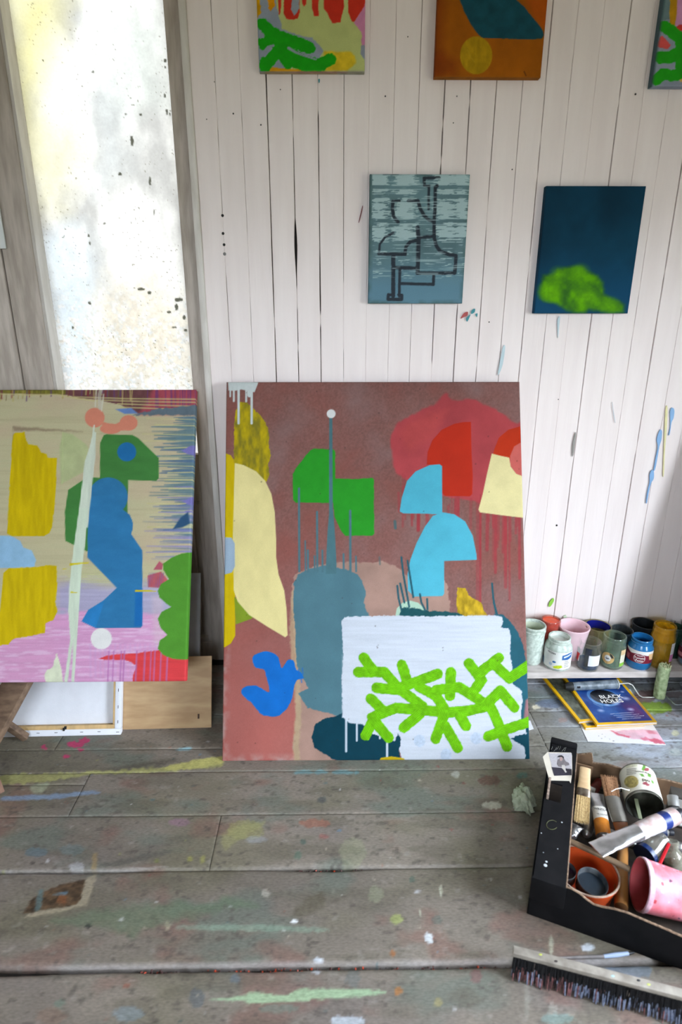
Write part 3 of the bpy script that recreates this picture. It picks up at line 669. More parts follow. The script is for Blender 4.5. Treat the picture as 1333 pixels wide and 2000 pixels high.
# ---------------------------------------------------------------- large leaning canvas, 80 x 100
def paint_big(R, UU, VV):
    R.gain = 0.855
    x, y = UU.ravel(), VV.ravel()
    a = fbm(x*4, y*4, 201, 5); b_ = fbm(x*9+y*4, y*9-x*5, 203, 4); red = np.clip((R.Y-1000)/330, 0, 1)*np.clip(1.25-x/0.45, 0, 1)
    sp_ = fbm(x*260, y*260, 209, 2)
    c = np.array((141, 97, 90.))[None]*(0.90+0.20*sp_)[:, None]*(1+(a-.5)*0.25)[:, None]
    k = np.clip((b_-0.5)*3.2, 0, 1)[:, None]; c = c*(1-k*.55)+np.array((150, 124, 122.))*k*.55
    k = np.clip((0.47-b_)*4, 0, 1)[:, None]; c = c*(1-k*.5)+np.array((150, 84, 74.))*k*.5
    c = c*(1-red[:, None]*.75)+(np.array((182, 100, 92.))[None]*(0.85+0.35*a[:, None]))*red[:, None]*.75
    ef = np.clip(1-np.minimum(x, y)/0.022, 0, 1)*np.clip(fbm(x*60, y*60, 207, 3)*2.2-.7, 0, 1)*(y < 0.35); c = c*(1-ef[:, None]*.7)+np.array((200, 184, 180.))*ef[:, None]*.7
    R.c[:] = c
    A = (430, 730, 2.15); B = (430, 1000, 2.15)
    toB = lambda pts: [(px, py+270*2.15) for px, py in pts]           # crop B -> crop A coordinates
    R.frame(*A)
    # raspberry cloud with runs below
    R.poly([(718, 270), (738, 215), (790, 180), (850, 150), (905, 125), (930, 92), (952, 80), (975, 112), (1060, 108), (1110, 128), (1160, 150), (1205, 178), (1240, 205), (1290, 230), (1300, 560), (1180, 560), (1080, 540), (900, 500), (770, 440), (735, 405), (722, 330)], (184, 74, 78), warp=4, wscale=14, soft=5, var=0.10, vs=(40, 40), smooth=True, seed=3)
    R.poly([(750, 250), (800, 200), (900, 160), (960, 150), (900, 260), (800, 330)], (200, 82, 78), soft=16, alpha=0.5, warp=6)
    rs = random.Random(4)
    for k in range(46):
        px = rs.uniform(745, 1262); y0 = rs.uniform(400, 520) if px < 900 else rs.uniform(500, 560)
        R.stroke([(px, y0), (px+rs.uniform(-3, 3), y0+rs.uniform(60, 480 if px > 1080 else 260))], rs.uniform(4, 15), (172, 62, 68), alpha=rs.uniform(.35, .75), soft=2, seed=k)
    R.frame(*B)
    # beige ground bottom left of centre
    R.poly([(300, 310), (318, 262), (400, 225), (500, 214), (600, 212), (690, 206), (735, 228), (790, 270), (945, 288), (962, 330), (966, 440), (760, 470), (560, 470), (560, 900), (470, 1060), (322, 1060), (306, 985), (316, 900), (322, 700), (308, 500)], (178, 142, 128), warp=4, wscale=8, soft=2, var=0.10, vs=(30, 30), seed=8)
    R.stroke([(312, 340), (305, 520), (322, 700), (330, 850), (318, 1000), (325, 1060)], 26, (196, 172, 134), soft=4, alpha=0.7, warp=3)
    # teal-grey mass and its runs upward
    R.poly([(310, 300), (330, 262), (372, 240), (440, 226), (520, 238), (580, 262), (602, 300), (612, 342), (604, 380), (618, 418), (640, 470), (560, 470), (560, 880), (440, 842), (370, 822), (345, 792), (330, 760), (372, 740), (350, 702), (322, 640), (316, 500), (308, 400)], (86, 126, 138), warp=2.5, wscale=6, soft=1.5, var=0.07, vs=(40, 40), seed=9)
    R.frame(*A)
    # drips cap, yellow fronds
    R.poly([(60, 240), (64, 160), (85, 120), (112, 118), (145, 150), (176, 180), (195, 212), (208, 250), (204, 300), (215, 342), (203, 380), (208, 425), (195, 452), (120, 470), (58, 400)], (206, 180, 22), warp=2, wscale=5, var=0.6, vs=(7, 18), dark=(140, 128, 40), seed=12)
    R.poly([(33, 20), (165, 20), (158, 45), (145, 78), (118, 72), (90, 66), (60, 72), (36, 70)], (216, 224, 222), soft=1.4, var=0.03)
    for px, y1, wd in ((43, 95, 7), (58, 115, 8), (78, 208, 10), (110, 116, 8), (133, 208, 10), (124, 90, 18)): R.stroke([(px, 55), (px, y1)], wd, (220, 227, 226), var=0.03, h=0.0003)
    # green block figure
    R.poly([(378, 322), (395, 314), (478, 318), (484, 330), (484, 440), (560, 443), (640, 437), (647, 445), (648, 672), (640, 680), (527, 680), (510, 660), (482, 602), (475, 542), (320, 541), (307, 530), (306, 420), (320, 395)], (46, 158, 42), var=0.05, warp=1.0, wscale=10, h=0.0002)
    for px, y0, wd in ((332, 482, 9), (358, 702, 6), (369, 742, 9), (397, 766, 7), (408, 580, 9), (430, 742, 8), (519, 757, 8), (547, 576, 10), (571, 767, 7)): R.stroke([(px, y0), (px+1, 830)], wd, (84, 122, 132), var=0.05)
    R.poly([(459, 180), (472, 180), (474, 560), (482, 650), (490, 800), (488, 840), (444, 840), (447, 760), (452, 660), (458, 590)], (82, 122, 130), var=0.05)
    R.stroke([(735, 620), (737, 648)], 12, (88, 110, 112)); R.stroke([(670, 770), (672, 800)], 8, (96, 110, 110), alpha=.7)
    R.disc((467, 168), 18.5, (238, 238, 236), var=0.02, h=0.0003)
    # red and cream figures, cyan figures
    R.poly([(1055, 202), (1056, 300), (1062, 430), (1060, 505), (1050, 515), (945, 513), (933, 500), (932, 386), (869, 381), (872, 330), (892, 280), (932, 235), (985, 210), (1022, 203)], (196, 50, 30), var=0.05, vs=(30, 30), h=0.0002)
    R.poly([(1300, 218), (1258, 222), (1212, 235), (1172, 268), (1152, 318), (1147, 340), (1190, 352), (1222, 356), (1236, 306), (1300, 284)], (200, 56, 28), var=0.05)
    R.poly([(1142, 335), (1180, 345), (1215, 352), (1222, 390), (1245, 420), (1300, 440), (1300, 608), (1190, 595), (1092, 582), (1086, 570), (1104, 505), (1122, 420)], (243, 228, 168), var=0.05, vs=(20, 20), h=0.0002)
    R.poly([(1300, 280), (1262, 290), (1236, 305), (1219, 345), (1221, 385), (1246, 420), (1300, 440)], (216, 106, 98), var=0.04)
    R.poly([(933, 388), (922, 380), (880, 384), (822, 410), (786, 450), (764, 520), (755, 578), (770, 586), (880, 588), (934, 592)], (86, 186, 210), var=0.05, vs=(30, 30), h=0.0002)
    R.poly([(936, 582), (985, 590), (1030, 620), (1062, 680), (1078, 760), (1079, 780)]+toB([(1079, 201), (942, 206), (942, 342), (935, 353), (815, 355), (790, 330), (788, 262), (800, 200), (826, 130), (862, 60)])+[(895, 596)], (88, 188, 212), var=0.05, vs=(30, 30), h=0.0002)
    # left edge: yellow strip, blue dab, olive wedge, long cream leaf
    R.poly([(-30, 330), (26, 335), (45, 342), (58, 362), (62, 400), (64, 700)]+toB([(64, 420), (64, 520), (46, 552), (20, 568), (-30, 575)]), (222, 190, 14), var=0.06, vs=(8, 30))
    R.poly(toB([(60, 355), (140, 440), (134, 448), (66, 472)]), (136, 158, 42), var=0.06)
    R.poly([(62, 375), (100, 384), (152, 410), (190, 450), (216, 505), (230, 580), (236, 700)]+toB([(236, 190), (246, 262), (270, 330), (280, 410), (284, 518), (274, 526), (200, 482), (122, 432), (74, 376), (58, 330), (54, 120)])+[(56, 600)], (243, 226, 158), var=0.05, vs=(20, 40), smooth=False, h=0.0002)
    R.poly(toB([(-30, 104), (22, 106), (48, 108), (62, 132), (63, 228), (50, 254), (22, 262), (-30, 264)]), (166, 186, 206), var=0.05, vs=(8, 30))
    R.frame(*B)
    # blue bird-like splash
    R.poly([(136, 612), (175, 588), (215, 590), (245, 610), (258, 655), (285, 622), (310, 625), (320, 660), (340, 672), (350, 700), (318, 712), (300, 790), (270, 838), (230, 860), (180, 852), (155, 832), (130, 800), (100, 776), (89, 752), (106, 734), (150, 730), (190, 748), (208, 752), (195, 692), (184, 662), (150, 652)], (24, 114, 206), var=0.06, warp=1.5, smooth=True, vs=(20, 20))
    for q in ((330, 660), (340, 690), (346, 655)): R.stroke([q, (q[0]+3, q[1]+26)], 5, (40, 110, 190), alpha=.8)
    # deep teal masses
    R.poly([(384, 945), (400, 892), (440, 866), (482, 858), (520, 840), (640, 900), (790, 910), (790, 960), (752, 1000), (760, 1060), (520, 1060), (450, 1022), (398, 990)], (14, 62, 78), var=0.06, warp=2, smooth=False)
    R.poly([(1150, 425), (1190, 432), (1220, 458), (1255, 510), (1278, 575), (1290, 660), (1296, 760), (1330, 830), (1330, 1060), (1180, 1060), (1200, 700), (1180, 470)], (42, 96, 112), var=0.08, warp=2, vs=(30, 30))
    R.poly([(1284, 790), (1330, 760), (1330, 900), (1275, 880)], (156, 112, 116), var=0.1, soft=4)
    R.poly([(1215, 950), (1300, 905), (1330, 900), (1330, 1060), (1225, 1010)], (20, 70, 86), var=0.06, warp=2)
    R.poly([(736, 442), (743, 405), (768, 380), (800, 372), (832, 381), (866, 410), (870, 445)], (182, 214, 190), var=0.05)
    R.poly([(748, 445), (764, 402), (830, 404), (862, 416), (900, 414), (960, 420), (1030, 428), (1080, 445), (1080, 470), (750, 470)], (34, 84, 90), var=0.1, warp=3, wscale=5)
    for s_ in ([(762, 190), (770, 260), (795, 398)], [(788, 205), (800, 280), (812, 358)], [(745, 310), (750, 360), (762, 410)], [(757, 300), (775, 380)], [(840, 345), (846, 380), (862, 412)], [(870, 365), (872, 408)], [(1143, 300), (1148, 360), (1160, 425)], [(1150, 380), (1165, 430)]): R.stroke(s_, 8, (44, 92, 104), var=0.04)
    R.poly([(998, 316), (1030, 320), (1046, 350), (1072, 365), (1100, 380), (1106, 410), (1125, 434), (1030, 440), (1000, 424), (994, 380)], (202, 166, 40), var=0.3, vs=(6, 12), warp=2)
    R.poly([(1040, 428), (1120, 430), (1140, 445), (1040, 445)], (190, 160, 70), alpha=.7)
    # white field with a dry right edge
    R.poly([(510, 458), (525, 441), (700, 435), (900, 438), (1150, 433), (1184, 438), (1192, 462), (1180, 485), (1214, 490), (1222, 520), (1218, 600), (1230, 650), (1215, 700), (1240, 730), (1266, 748), (1272, 790), (1264, 860), (1282, 900), (1290, 930), (1245, 940), (1222, 952), (1280, 985), (1284, 1020), (1278, 1060), (770, 1060), (752, 1000), (760, 955), (748, 930), (735, 965), (690, 950), (640, 930), (602, 892), (545, 886), (515, 862), (511, 700), (518, 600)], (213, 218, 229), var=0.05, vs=(60, 4), warp=2.2, wscale=4, soft=1.2, h=0.0002, seed=21)
    R.poly([(515, 600), (620, 600), (640, 900), (545, 880), (515, 860)], (216, 221, 231), var=0.03, alpha=.6, soft=6)
    for q in ((838, 960), (1076, 950), (950, 1020)): R.disc(q, (24, 26), (188, 206, 232), alpha=.6, var=0.15, vs=(4, 4), warp=2)
    for px, y1, wd in ((530, 1005, 9), (575, 960, 8), (702, 1045, 9), (672, 950, 8)): R.stroke([(px, 870), (px, y1)], wd, (212, 220, 232), var=0.02, h=0.0003)
    R.poly([(676, 1032), (720, 1026), (772, 1034), (790, 1060), (660, 1060)], (206, 176, 24))
    # thick green branch strokes
    G = [[(580, 672), (690, 672), (752, 742), (850, 815)], [(604, 612), (640, 662)], [(764, 642), (785, 705)], [(765, 735), (915, 680)], [(658, 738), (755, 748)], [(634, 784), (690, 838)], [(640, 862), (740, 822), (850, 832), (960, 842), (1040, 835), (1115, 818)], [(650, 860), (612, 938)], [(655, 885), (708, 948)], [(838, 850), (772, 905)], [(838, 735), (908, 772), (945, 830)], [(970, 672), (966, 772)], [(908, 748), (1005, 735), (1110, 802)], [(1046, 636), (1100, 705), (1066, 752)], [(1096, 672), (1172, 612)], [(1150, 638), (1216, 698), (1310, 636)], [(1115, 812), (1178, 750), (1236, 820)], [(1130, 805), (1166, 880), (1206, 985)], [(1128, 942), (1215, 908), (1310, 878)], [(942, 850), (906, 952)], [(948, 900), (998, 990)], [(1008, 855), (1034, 898)]]
    for k, s_ in enumerate(G): R.stroke(s_, 44, (112, 190, 18), var=0.16, vs=(9, 9), h=0.0008, ridges=0.35, seed=k, warp=1.2)
    # scattered pits
    rs = random.Random(8)
    R.frame(0, 0, 1)
    for _ in range(60):
        R.disc((rs.uniform(445, 1025), rs.uniform(755, 1475)), rs.uniform(.6, 1.3), (66, 50, 48), alpha=.55, soft=1.5)
b0 = onZ(438, 1485); b1 = onZ(1034, 1482); t0 = onY(443, 748, -0.034)
canvas('leaning_painting', 'large abstract painting leaning on the wall, brown with cyan, red and lime green branch shapes', (-0.290, -0.427, 0.0), (1, -0.004, 0), (0.0, 0.393, 0.916), 0.796, 0.998, 0.020, 430, 540, paint_big)

# ---------------------------------------------------------------- left canvas on the wooden trestle
def paint_left(R, UU, VV):
    L1 = (0, 730, 2.962); L2 = (0, 1000, 2.666)
    X, Y = R.X, R.Y
    hs = fbm(X/120, Y/5.0, 301, 4); hs2 = fbm(X/60, Y/2.2, 303, 3); lg = fbm(X/90, Y/60, 305, 3)
    c = np.array((194, 184, 148.))[None]*(0.93+0.14*hs)[:, None]
    k = np.clip((hs-.5)*3, 0, 1)[:, None]*.35; c = c*(1-k)+np.array((166, 166, 132.))*k
    k = np.clip((lg-.5)*4, 0, 1)[:, None]*.35; c = c*(1-k)+np.array((196, 164, 146.))*k
    # lavender then pink towards the bottom
    yb = Y+ (fbm(X/30, Y/9, 307, 3)-.5)*26
    k = np.clip((yb-1128)/24, 0, 1)[:, None]*np.clip((X-90)/30, 0.2, 1)[:, None]; c = c*(1-k*.85)+(np.array((170, 164, 202.))*(0.9+.2*hs[:, None]))*k*.85
    k = np.clip((yb-1192)/8, 0, 1)[:, None]*.95; c = c*(1-k)+(np.array((212, 152, 192.))*(0.94+.12*hs2[:, None]))*k
    k = (np.clip((fbm(X/28, Y/3.5, 311, 5)-.50)*5, 0, 1)*np.clip((yb-1195)/10, 0, 1))[:, None]*.6; c = c*(1-k)+np.array((228, 196, 222.))*k
    R.c[:] = c
    # top: dark striped band
    R.frame(*L1)
    R.poly([(-200, 20), (1400, 20), (1400, 190), (1150, 205), (1000, 215), (800, 232), (760, 215), (700, 180), (560, 150), (450, 140), (390, 122), (0, 112), (-200, 112)], (110, 70, 72), var=0.15, vs=(8, 20))
    R.poly([(-200, 20), (380, 20), (380, 120), (0, 112), (-200, 112)], (128, 120, 52), var=0.3, vs=(6, 30))
    R.poly([(900, 20), (1400, 20), (1400, 230), (800, 235), (860, 150)], (168, 76, 88), var=0.1, vs=(8, 20), soft=10)
    rs = random.Random(2)
    for k in range(60):
        px = rs.uniform(-20, 1150); col = rs.choice([(96, 66, 120), (170, 150, 90), (190, 176, 110), (140, 52, 60), (110, 96, 60)]) if px < 850 else (110, 62, 120)
        R.stroke([(px, 80), (px+rs.uniform(-4, 4), rs.uniform(110, 160) if px < 700 else rs.uniform(150, 215))], rs.uniform(4, 9), col, alpha=.75, soft=1.4)
    for yy_, x0 in ((120, -100), (140, 430), (158, 560), (180, 680), (200, 700)): R.stroke([(x0, yy_-(6 if x0 > 0 else 0)), (x0+300, yy_+4), (1200, yy_+8 if x0 > 0 else 190)] if x0 > 0 else [(x0, 112), (150, 122), (330, 120), (430, 140), (560, 158)], 7, (196, 186, 128), alpha=.85, soft=1.5)
    # right: fingers of slate blue between cream runs
    R.poly([(760, 240), (900, 205), (1150, 180), (1300, 170), (1300, 250), (1100, 240), (900, 240)], (98, 112, 122), warp=3, soft=2.5)
    R.poly([(668, 205), (760, 198), (800, 230), (720, 232)], (104, 132, 186), soft=2)
    rs = random.Random(6)
    for k in range(64):
        yy_ = 250+k*10.8+rs.uniform(-4, 4); x0 = rs.uniform(860, 1040)
        col = rs.choice([(92, 122, 136), (104, 128, 134), (84, 110, 140), (126, 126, 172) if k > 36 else (92, 122, 136)])
        R.stroke([(x0, yy_+rs.uniform(-3, 3)), (1080, yy_), (1300, yy_+rs.uniform(-4, 4))], rs.uniform(12, 30), col, alpha=.9, soft=1.8, taper=(.2, 1.1), seed=k)
    for k in range(15):
        yy_ = 255+k*45+rs.uniform(-6, 6); R.stroke([(rs.uniform(800, 1000), yy_), (1300, yy_+rs.uniform(-10, 10))], rs.uniform(4, 8), (200, 192, 138), alpha=.9, soft=1.5, seed=k)
    for q in ((1100, 445), (1105, 740), (1110, 800)): R.poly([(q[0]-50, q[1]), (q[0], q[1]-26), (q[0]+80, q[1]-40), (q[0]+80, q[1]+40), (q[0], q[1]+24)], (124, 118, 182), soft=2, warp=2)
    R.frame(*L2)
    for k in range(26):
        yy_ = -30+k*11+rs.uniform(-3, 3); R.stroke([(rs.uniform(740, 860), yy_), (1050, yy_+rs.uniform(-8, 8))], rs.uniform(4, 14), rs.choice([(120, 130, 170), (140, 134, 190), (188, 186, 150), (106, 128, 150)]), alpha=.8, soft=2, taper=(.3, 1.1), seed=k)
    R.poly([(900, 90), (940, 30), (980, 0), (990, 60), (950, 80)], (52, 86, 120), soft=3)
    R.poly([(770, 330), (840, 310), (880, 360), (860, 395), (770, 392)], (190, 92, 96), var=.1); R.poly([(800, 300), (830, 256), (850, 270), (845, 300)], (180, 90, 106))
    for k in range(8): R.stroke([(775+k*11, 318), (775+k*11, 392)], 3, (110, 96, 160), alpha=.7)
    for k in range(16):
        px = 470+k*26; R.stroke([(px, 690), (px+2, 860)], 10, (190, 160, 206), alpha=.28, soft=3)
    R.poly([(790, 440), (850, 430), (850, 700), (800, 690)], (206, 180, 190), soft=10, alpha=.5)
    for k in range(7): R.stroke([(rs.uniform(330, 420), 285+k*13), (570, 288+k*13+rs.uniform(-4, 4))], rs.uniform(3, 8), (190, 196, 140), alpha=.6, soft=2)
    R.frame(*L1)
    R.poly([(364, 338), (420, 350), (500, 410), (512, 430), (500, 560), (350, 640), (345, 420)], (178, 190, 136), soft=3, alpha=.75)
    R.poly([(75, 305), (200, 312), (330, 322), (480, 335), (330, 330), (80, 330)], (130, 112, 92), soft=4, alpha=.7, warp=2)
    R.stroke([(75, 305), (74, 400)], 3, (150, 140, 110)); R.stroke([(363, 335), (362, 640)], 4, (186, 200, 140), alpha=.7)
    # yellow blocks, pale blue tongue
    toL2 = lambda pts: [((px/2.666)*2.962, ((py/2.666)+270)*2.962) for px, py in pts]
    R.poly([(78, 350), (85, 342), (142, 338), (150, 380), (165, 408), (215, 415), (240, 455), (270, 462), (276, 485), (330, 488), (325, 640), (318, 750), (302, 880)]+toL2([(260, 108), (232, 125), (60, 126), (37, 112), (42, 0)])+[(55, 640), (70, 400)], (204, 176, 12), var=0.10, vs=(6, 40), warp=1.0)
    R.frame(*L2)
    R.poly([(-80, 120), (60, 125), (105, 150), (122, 185), (165, 200), (188, 250), (178, 286), (-80, 296)], (146, 186, 216), var=0.05)
    R.poly([(18, 315), (50, 292), (200, 286), (240, 275), (296, 278), (298, 400), (290, 470), (298, 520), (280, 560), (236, 580), (234, 630), (150, 648), (72, 660), (42, 690), (-60, 700), (-60, 520), (0, 500)], (206, 178, 14), var=0.10, vs=(6, 40), warp=1.5)
    R.poly([(-80, 290), (15, 300), (0, 520), (-80, 520)], (190, 180, 150), alpha=.8)
    R.frame(*L1)
    # green figure, blue figure
    R.poly([(600, 356), (615, 350), (768, 355), (800, 372), (920, 488), (918, 605), (904, 620), (742, 615), (736, 900)]+toL2([(470, 205), (455, 206), (340, 150), (338, 0)])+[(395, 672), (480, 615), (538, 600), (578, 602), (580, 400)], (68, 126, 62), var=0.07, vs=(30, 12))
    R.disc((548, 254), (57, 57), (214, 134, 110), var=.04); R.disc((745, 284), (52, 45), (214, 134, 110), var=.04); R.disc((640, 318), (62, 30), (214, 134, 110), var=.04); R.poly([(585, 275), (660, 296), (720, 265), (740, 325), (600, 340)], (214, 134, 110), var=.04)
    R.disc((734, 452), (55, 55), (36, 106, 162), var=.04)
    R.disc((626, 712), (114, 112), (50, 116, 162), var=.05); R.disc((640, 880), (130, 112), (50, 116, 162), var=.05)
    R.frame(*L2)
    R.poly([(458, -80), (590, -90), (630, -20), (645, -8), (676, 14), (690, 48), (690, 76), (684, 115), (742, 200), (742, 590), (735, 602), (500, 606), (425, 570), (460, 510), (540, 460), (608, 395), (456, 238)], (50, 118, 166), var=0.06, vs=(30, 14))
    R.poly([(425, 570), (460, 510), (545, 458), (500, 604)], (44, 126, 190), alpha=.8); R.poly([(705, 400), (742, 400), (742, 592), (700, 596)], (28, 104, 176), alpha=.8, soft=3)
    # scalloped green bush, white disc, red corner
    R.poly([(515, 765), (560, 745), (700, 735), (840, 718), (900, 760), (1060, 760), (1060, 940), (690, 940), (692, 860), (712, 800), (682, 782), (640, 768), (560, 770)], (214, 66, 70), var=0.08, vs=(40, 4), warp=1.5)
    for px in (560, 585, 625, 640, 705, 748, 780, 800, 832, 866): R.stroke([(px+8, 725), (px, 900)], 8, (176, 110, 168), alpha=.75, soft=1.5)
    sc = [(1060, 205), (985, 211), (950, 214), (890, 240), (848, 270), (850, 300), (880, 350), (838, 376), (822, 412), (832, 445), (862, 475), (892, 495), (842, 520), (822, 556), (836, 602), (872, 642), (832, 668), (823, 712), (850, 745), (902, 765), (975, 768), (1060, 770)]
    R.poly(sc, (82, 144, 48), var=0.06, vs=(20, 20), warp=.6)
    R.disc((528, 660), 55, (228, 225, 222), var=.03)
    # pale running drip
    R.frame(*L1)
    R.poly([(540, 330), (556, 340), (552, 480), (536, 620), (508, 890), (445, 890), (480, 600), (490, 510), (520, 420)], (206, 214, 196), var=.08, vs=(5, 40))
    R.stroke([(545, 300), (540, 345)], 8, (206, 214, 196)); R.stroke([(590, 60), (575, 130), (580, 200)], 22, (196, 190, 176), alpha=.7); R.stroke([(560, 70), (552, 190)], 9, (206, 205, 186), alpha=.8); R.stroke([(600, 120), (588, 215)], 8, (206, 205, 186), alpha=.8)
    R.frame(*L2)
    R.poly([(413, -20), (460, -20), (442, 180), (426, 300), (412, 500), (402, 660), (386, 900), (372, 900), (382, 660), (350, 900), (332, 900), (366, 660), (356, 520), (360, 400), (372, 280), (386, 170)], (206, 218, 196), var=.06, vs=(5, 40))
    R.poly([(240, 900), (232, 850), (245, 820), (275, 808), (295, 735), (315, 800), (328, 880), (330, 900)], (216, 220, 192), warp=2)
    for s_, wd in (([(368, 273), (410, 268), (460, 265)], 12), ([(708, 410), (770, 410), (812, 413)], 11), ([(372, 418), (402, 421)], 8), ([(330, 296), (350, 294)], 5)): R.stroke(s_, wd, (206, 188, 24), taper=(1, .4))
    R.gain = 0.93
canvas('leaning_painting', 'wide abstract painting resting on a wooden trestle, with yellow blocks, green scallops and pink base', (-1.20, -0.408, 0.229), (1, 0, 0), (0.0, 0.362, 0.668), 0.830, 0.762, 0.020, 340, 330, paint_left)

# ---------------------------------------------------------------- small canvases on the wall, 25 x 30
def small(label, x0, z0, fr, paint, base, W=0.248, H=0.302, t=0.020, gain=0.97, rot=0.0):
    U = (math.cos(rot), 0, math.sin(rot)); V = (-math.sin(rot), 0, math.cos(rot))
    return canvas('wall_painting', label, (x0, -t-0.001, z0), U, V, W, H, t, 150, 180, paint, fr, base, gain)
def paint_grey(R, UU, VV):
    u, v = UU.ravel(), VV.ravel()
    a = fbm(u*14, v*14, 401, 4); R.c[:] = np.array((98, 126, 132.))[None]*(0.85+.3*a)[:, None]
    k = np.clip((0.12-v)/0.08, 0, 1)[:, None]*.8; R.c[:] = R.c*(1-k)+np.array((98, 136, 156.))*k
    k = np.clip(1-np.minimum(np.minimum(u, 0.248-u), np.minimum(v, 0.302-v))/0.012, 0, 1)*np.clip(fbm(u*50, v*50, 403, 3)*2-.5, 0, 1); R.c[:] = R.c*(1-k[:, None]*.6)+np.array((70, 92, 86.))*k[:, None]*.6
    # pale dragged streaks
    X, Y = R.X, R.Y
    cx = (X-700)*5.554; cy = (Y-320)*5.554
    n = fbm(X/16, Y/1.5, 407, 3); env = np.zeros(len(X))
    for px, wd in ((235, 110), (510, 140), (960, 130), (1120, 90)):
        for y0, y1, s_ in ((90, 130, .8), (130, 235, 1), (275, 330, .8), (370, 440, .75), (440, 600, .9), (640, 690, .7), (690, 800, 1), (800, 850, .5), (940, 980, .35), (1020, 1120, .35), (1120, 1230, .3)):
            e = np.exp(-((cx-px)/(wd*(1.1 if y0 < 850 else .6)))**2)*((cy > y0) & (cy < y1))*s_
            env = np.maximum(env, e)
    a = np.clip((n-0.86+env*0.72)*14, 0, 1)*(cx > 150)
    ln2 = np.clip((fbm(X/60, Y/0.9, 409, 2)-.70)*16, 0, 1)*(cy < 1240)*(cx > 160)*(cx < 1160)
    a = a[:, None]*.9
    R.c[:] = R.c*(1-a)+np.array((176, 200, 202.))*a
    G = []
    K = (50, 56, 64)
    def ln(p, wd=36): R.stroke(p, wd, K, var=.08, warp=.5, soft=1.0)
    ln([(378, 405), (372, 480), (385, 570), (432, 632)]); ln([(378, 400), (450, 402)], 26); ln([(545, 402), (650, 402), (672, 480), (715, 560), (770, 610), (812, 622)])
    ln([(858, 240), (838, 250), (836, 440), (824, 640), (826, 770)], 36); ln([(768, 240), (765, 490)], 26); ln([(716, 155), (880, 152)], 34); ln([(716, 155), (718, 235), (770, 242)], 30)
    ln([(225, 975), (512, 982)], 36); ln([(224, 975), (236, 870), (290, 798), (382, 748)], 24); ln([(508, 975), (518, 900), (566, 845), (640, 830)], 36)
    ln([(645, 690), (656, 810), (646, 1185)], 44); ln([(660, 800), (830, 785)], 34); ln([(822, 790), (850, 892), (892, 950), (990, 985), (1062, 995), (1058, 1090), (1048, 1185), (640, 1185)], 38)
    ln([(382, 1005), (380, 1435)], 44); ln([(452, 1150), (446, 1435)], 32); ln([(400, 1125), (625, 1132)], 38); ln([(468, 1298), (816, 1308), (820, 1208)], 32)
    ln([(328, 1420), (326, 1470), (474, 1470), (474, 1425), (440, 1420)], 34); ln([(330, 1420), (385, 1425)], 34)
    a = np.maximum(ln2*.75, np.clip((fbm(X/22, Y/1.3, 413, 3)-.67+env*.12)*9, 0, 1)*.7*(cy < 1240)*(cx > 160))[:, None]
    R.c[:] = R.c*(1-a)+np.array((170, 194, 198.))*a
small('small grey-blue painting with black pipe-like outlines hung above the large canvas', 0.0935, 1.1185, (700, 320, 5.554), paint_grey, (98, 126, 132))
def paint_blue(R, UU, VV):
    u, v = UU.ravel(), VV.ravel(); a = fbm(u*12, v*12, 421, 4)
    R.c[:] = np.array((17, 54, 74.))[None]*(0.75+.5*a)[:, None]
    k = np.clip((0.17-v)/0.12, 0, 1)[:, None]*.6; R.c[:] = R.c*(1-k)+np.array((24, 78, 116.))*k
    bl = [(128, 1180), (150, 1090), (168, 1005), (280, 990), (320, 940), (400, 920), (500, 905), (580, 908), (612, 950), (680, 980), (740, 1010), (790, 1080), (802, 1200), (880, 1240), (960, 1270), (1012, 1312), (1004, 1385), (880, 1386), (700, 1366), (650, 1352), (600, 1392), (480, 1390), (380, 1345), (300, 1290), (180, 1270), (138, 1232)]
    R.poly(bl, (92, 160, 14), soft=9, warp=1.5, wscale=5, var=.7, vs=(16, 16), dark=(52, 104, 34), seed=5)
    for q, r in (((240, 1170), 110), ((560, 960), 70), ((640, 1230), 100), ((330, 990), 70), ((860, 1320), 90)): R.disc(q, (r, r*.8), (112, 184, 16), soft=18, alpha=.55, var=.12, vs=(4, 4))
small('small dark blue painting with a fuzzy lime green cloud at its foot', 0.5345, 1.0935, (1030, 350, 5.332), paint_blue, (20, 60, 82), W=0.250)
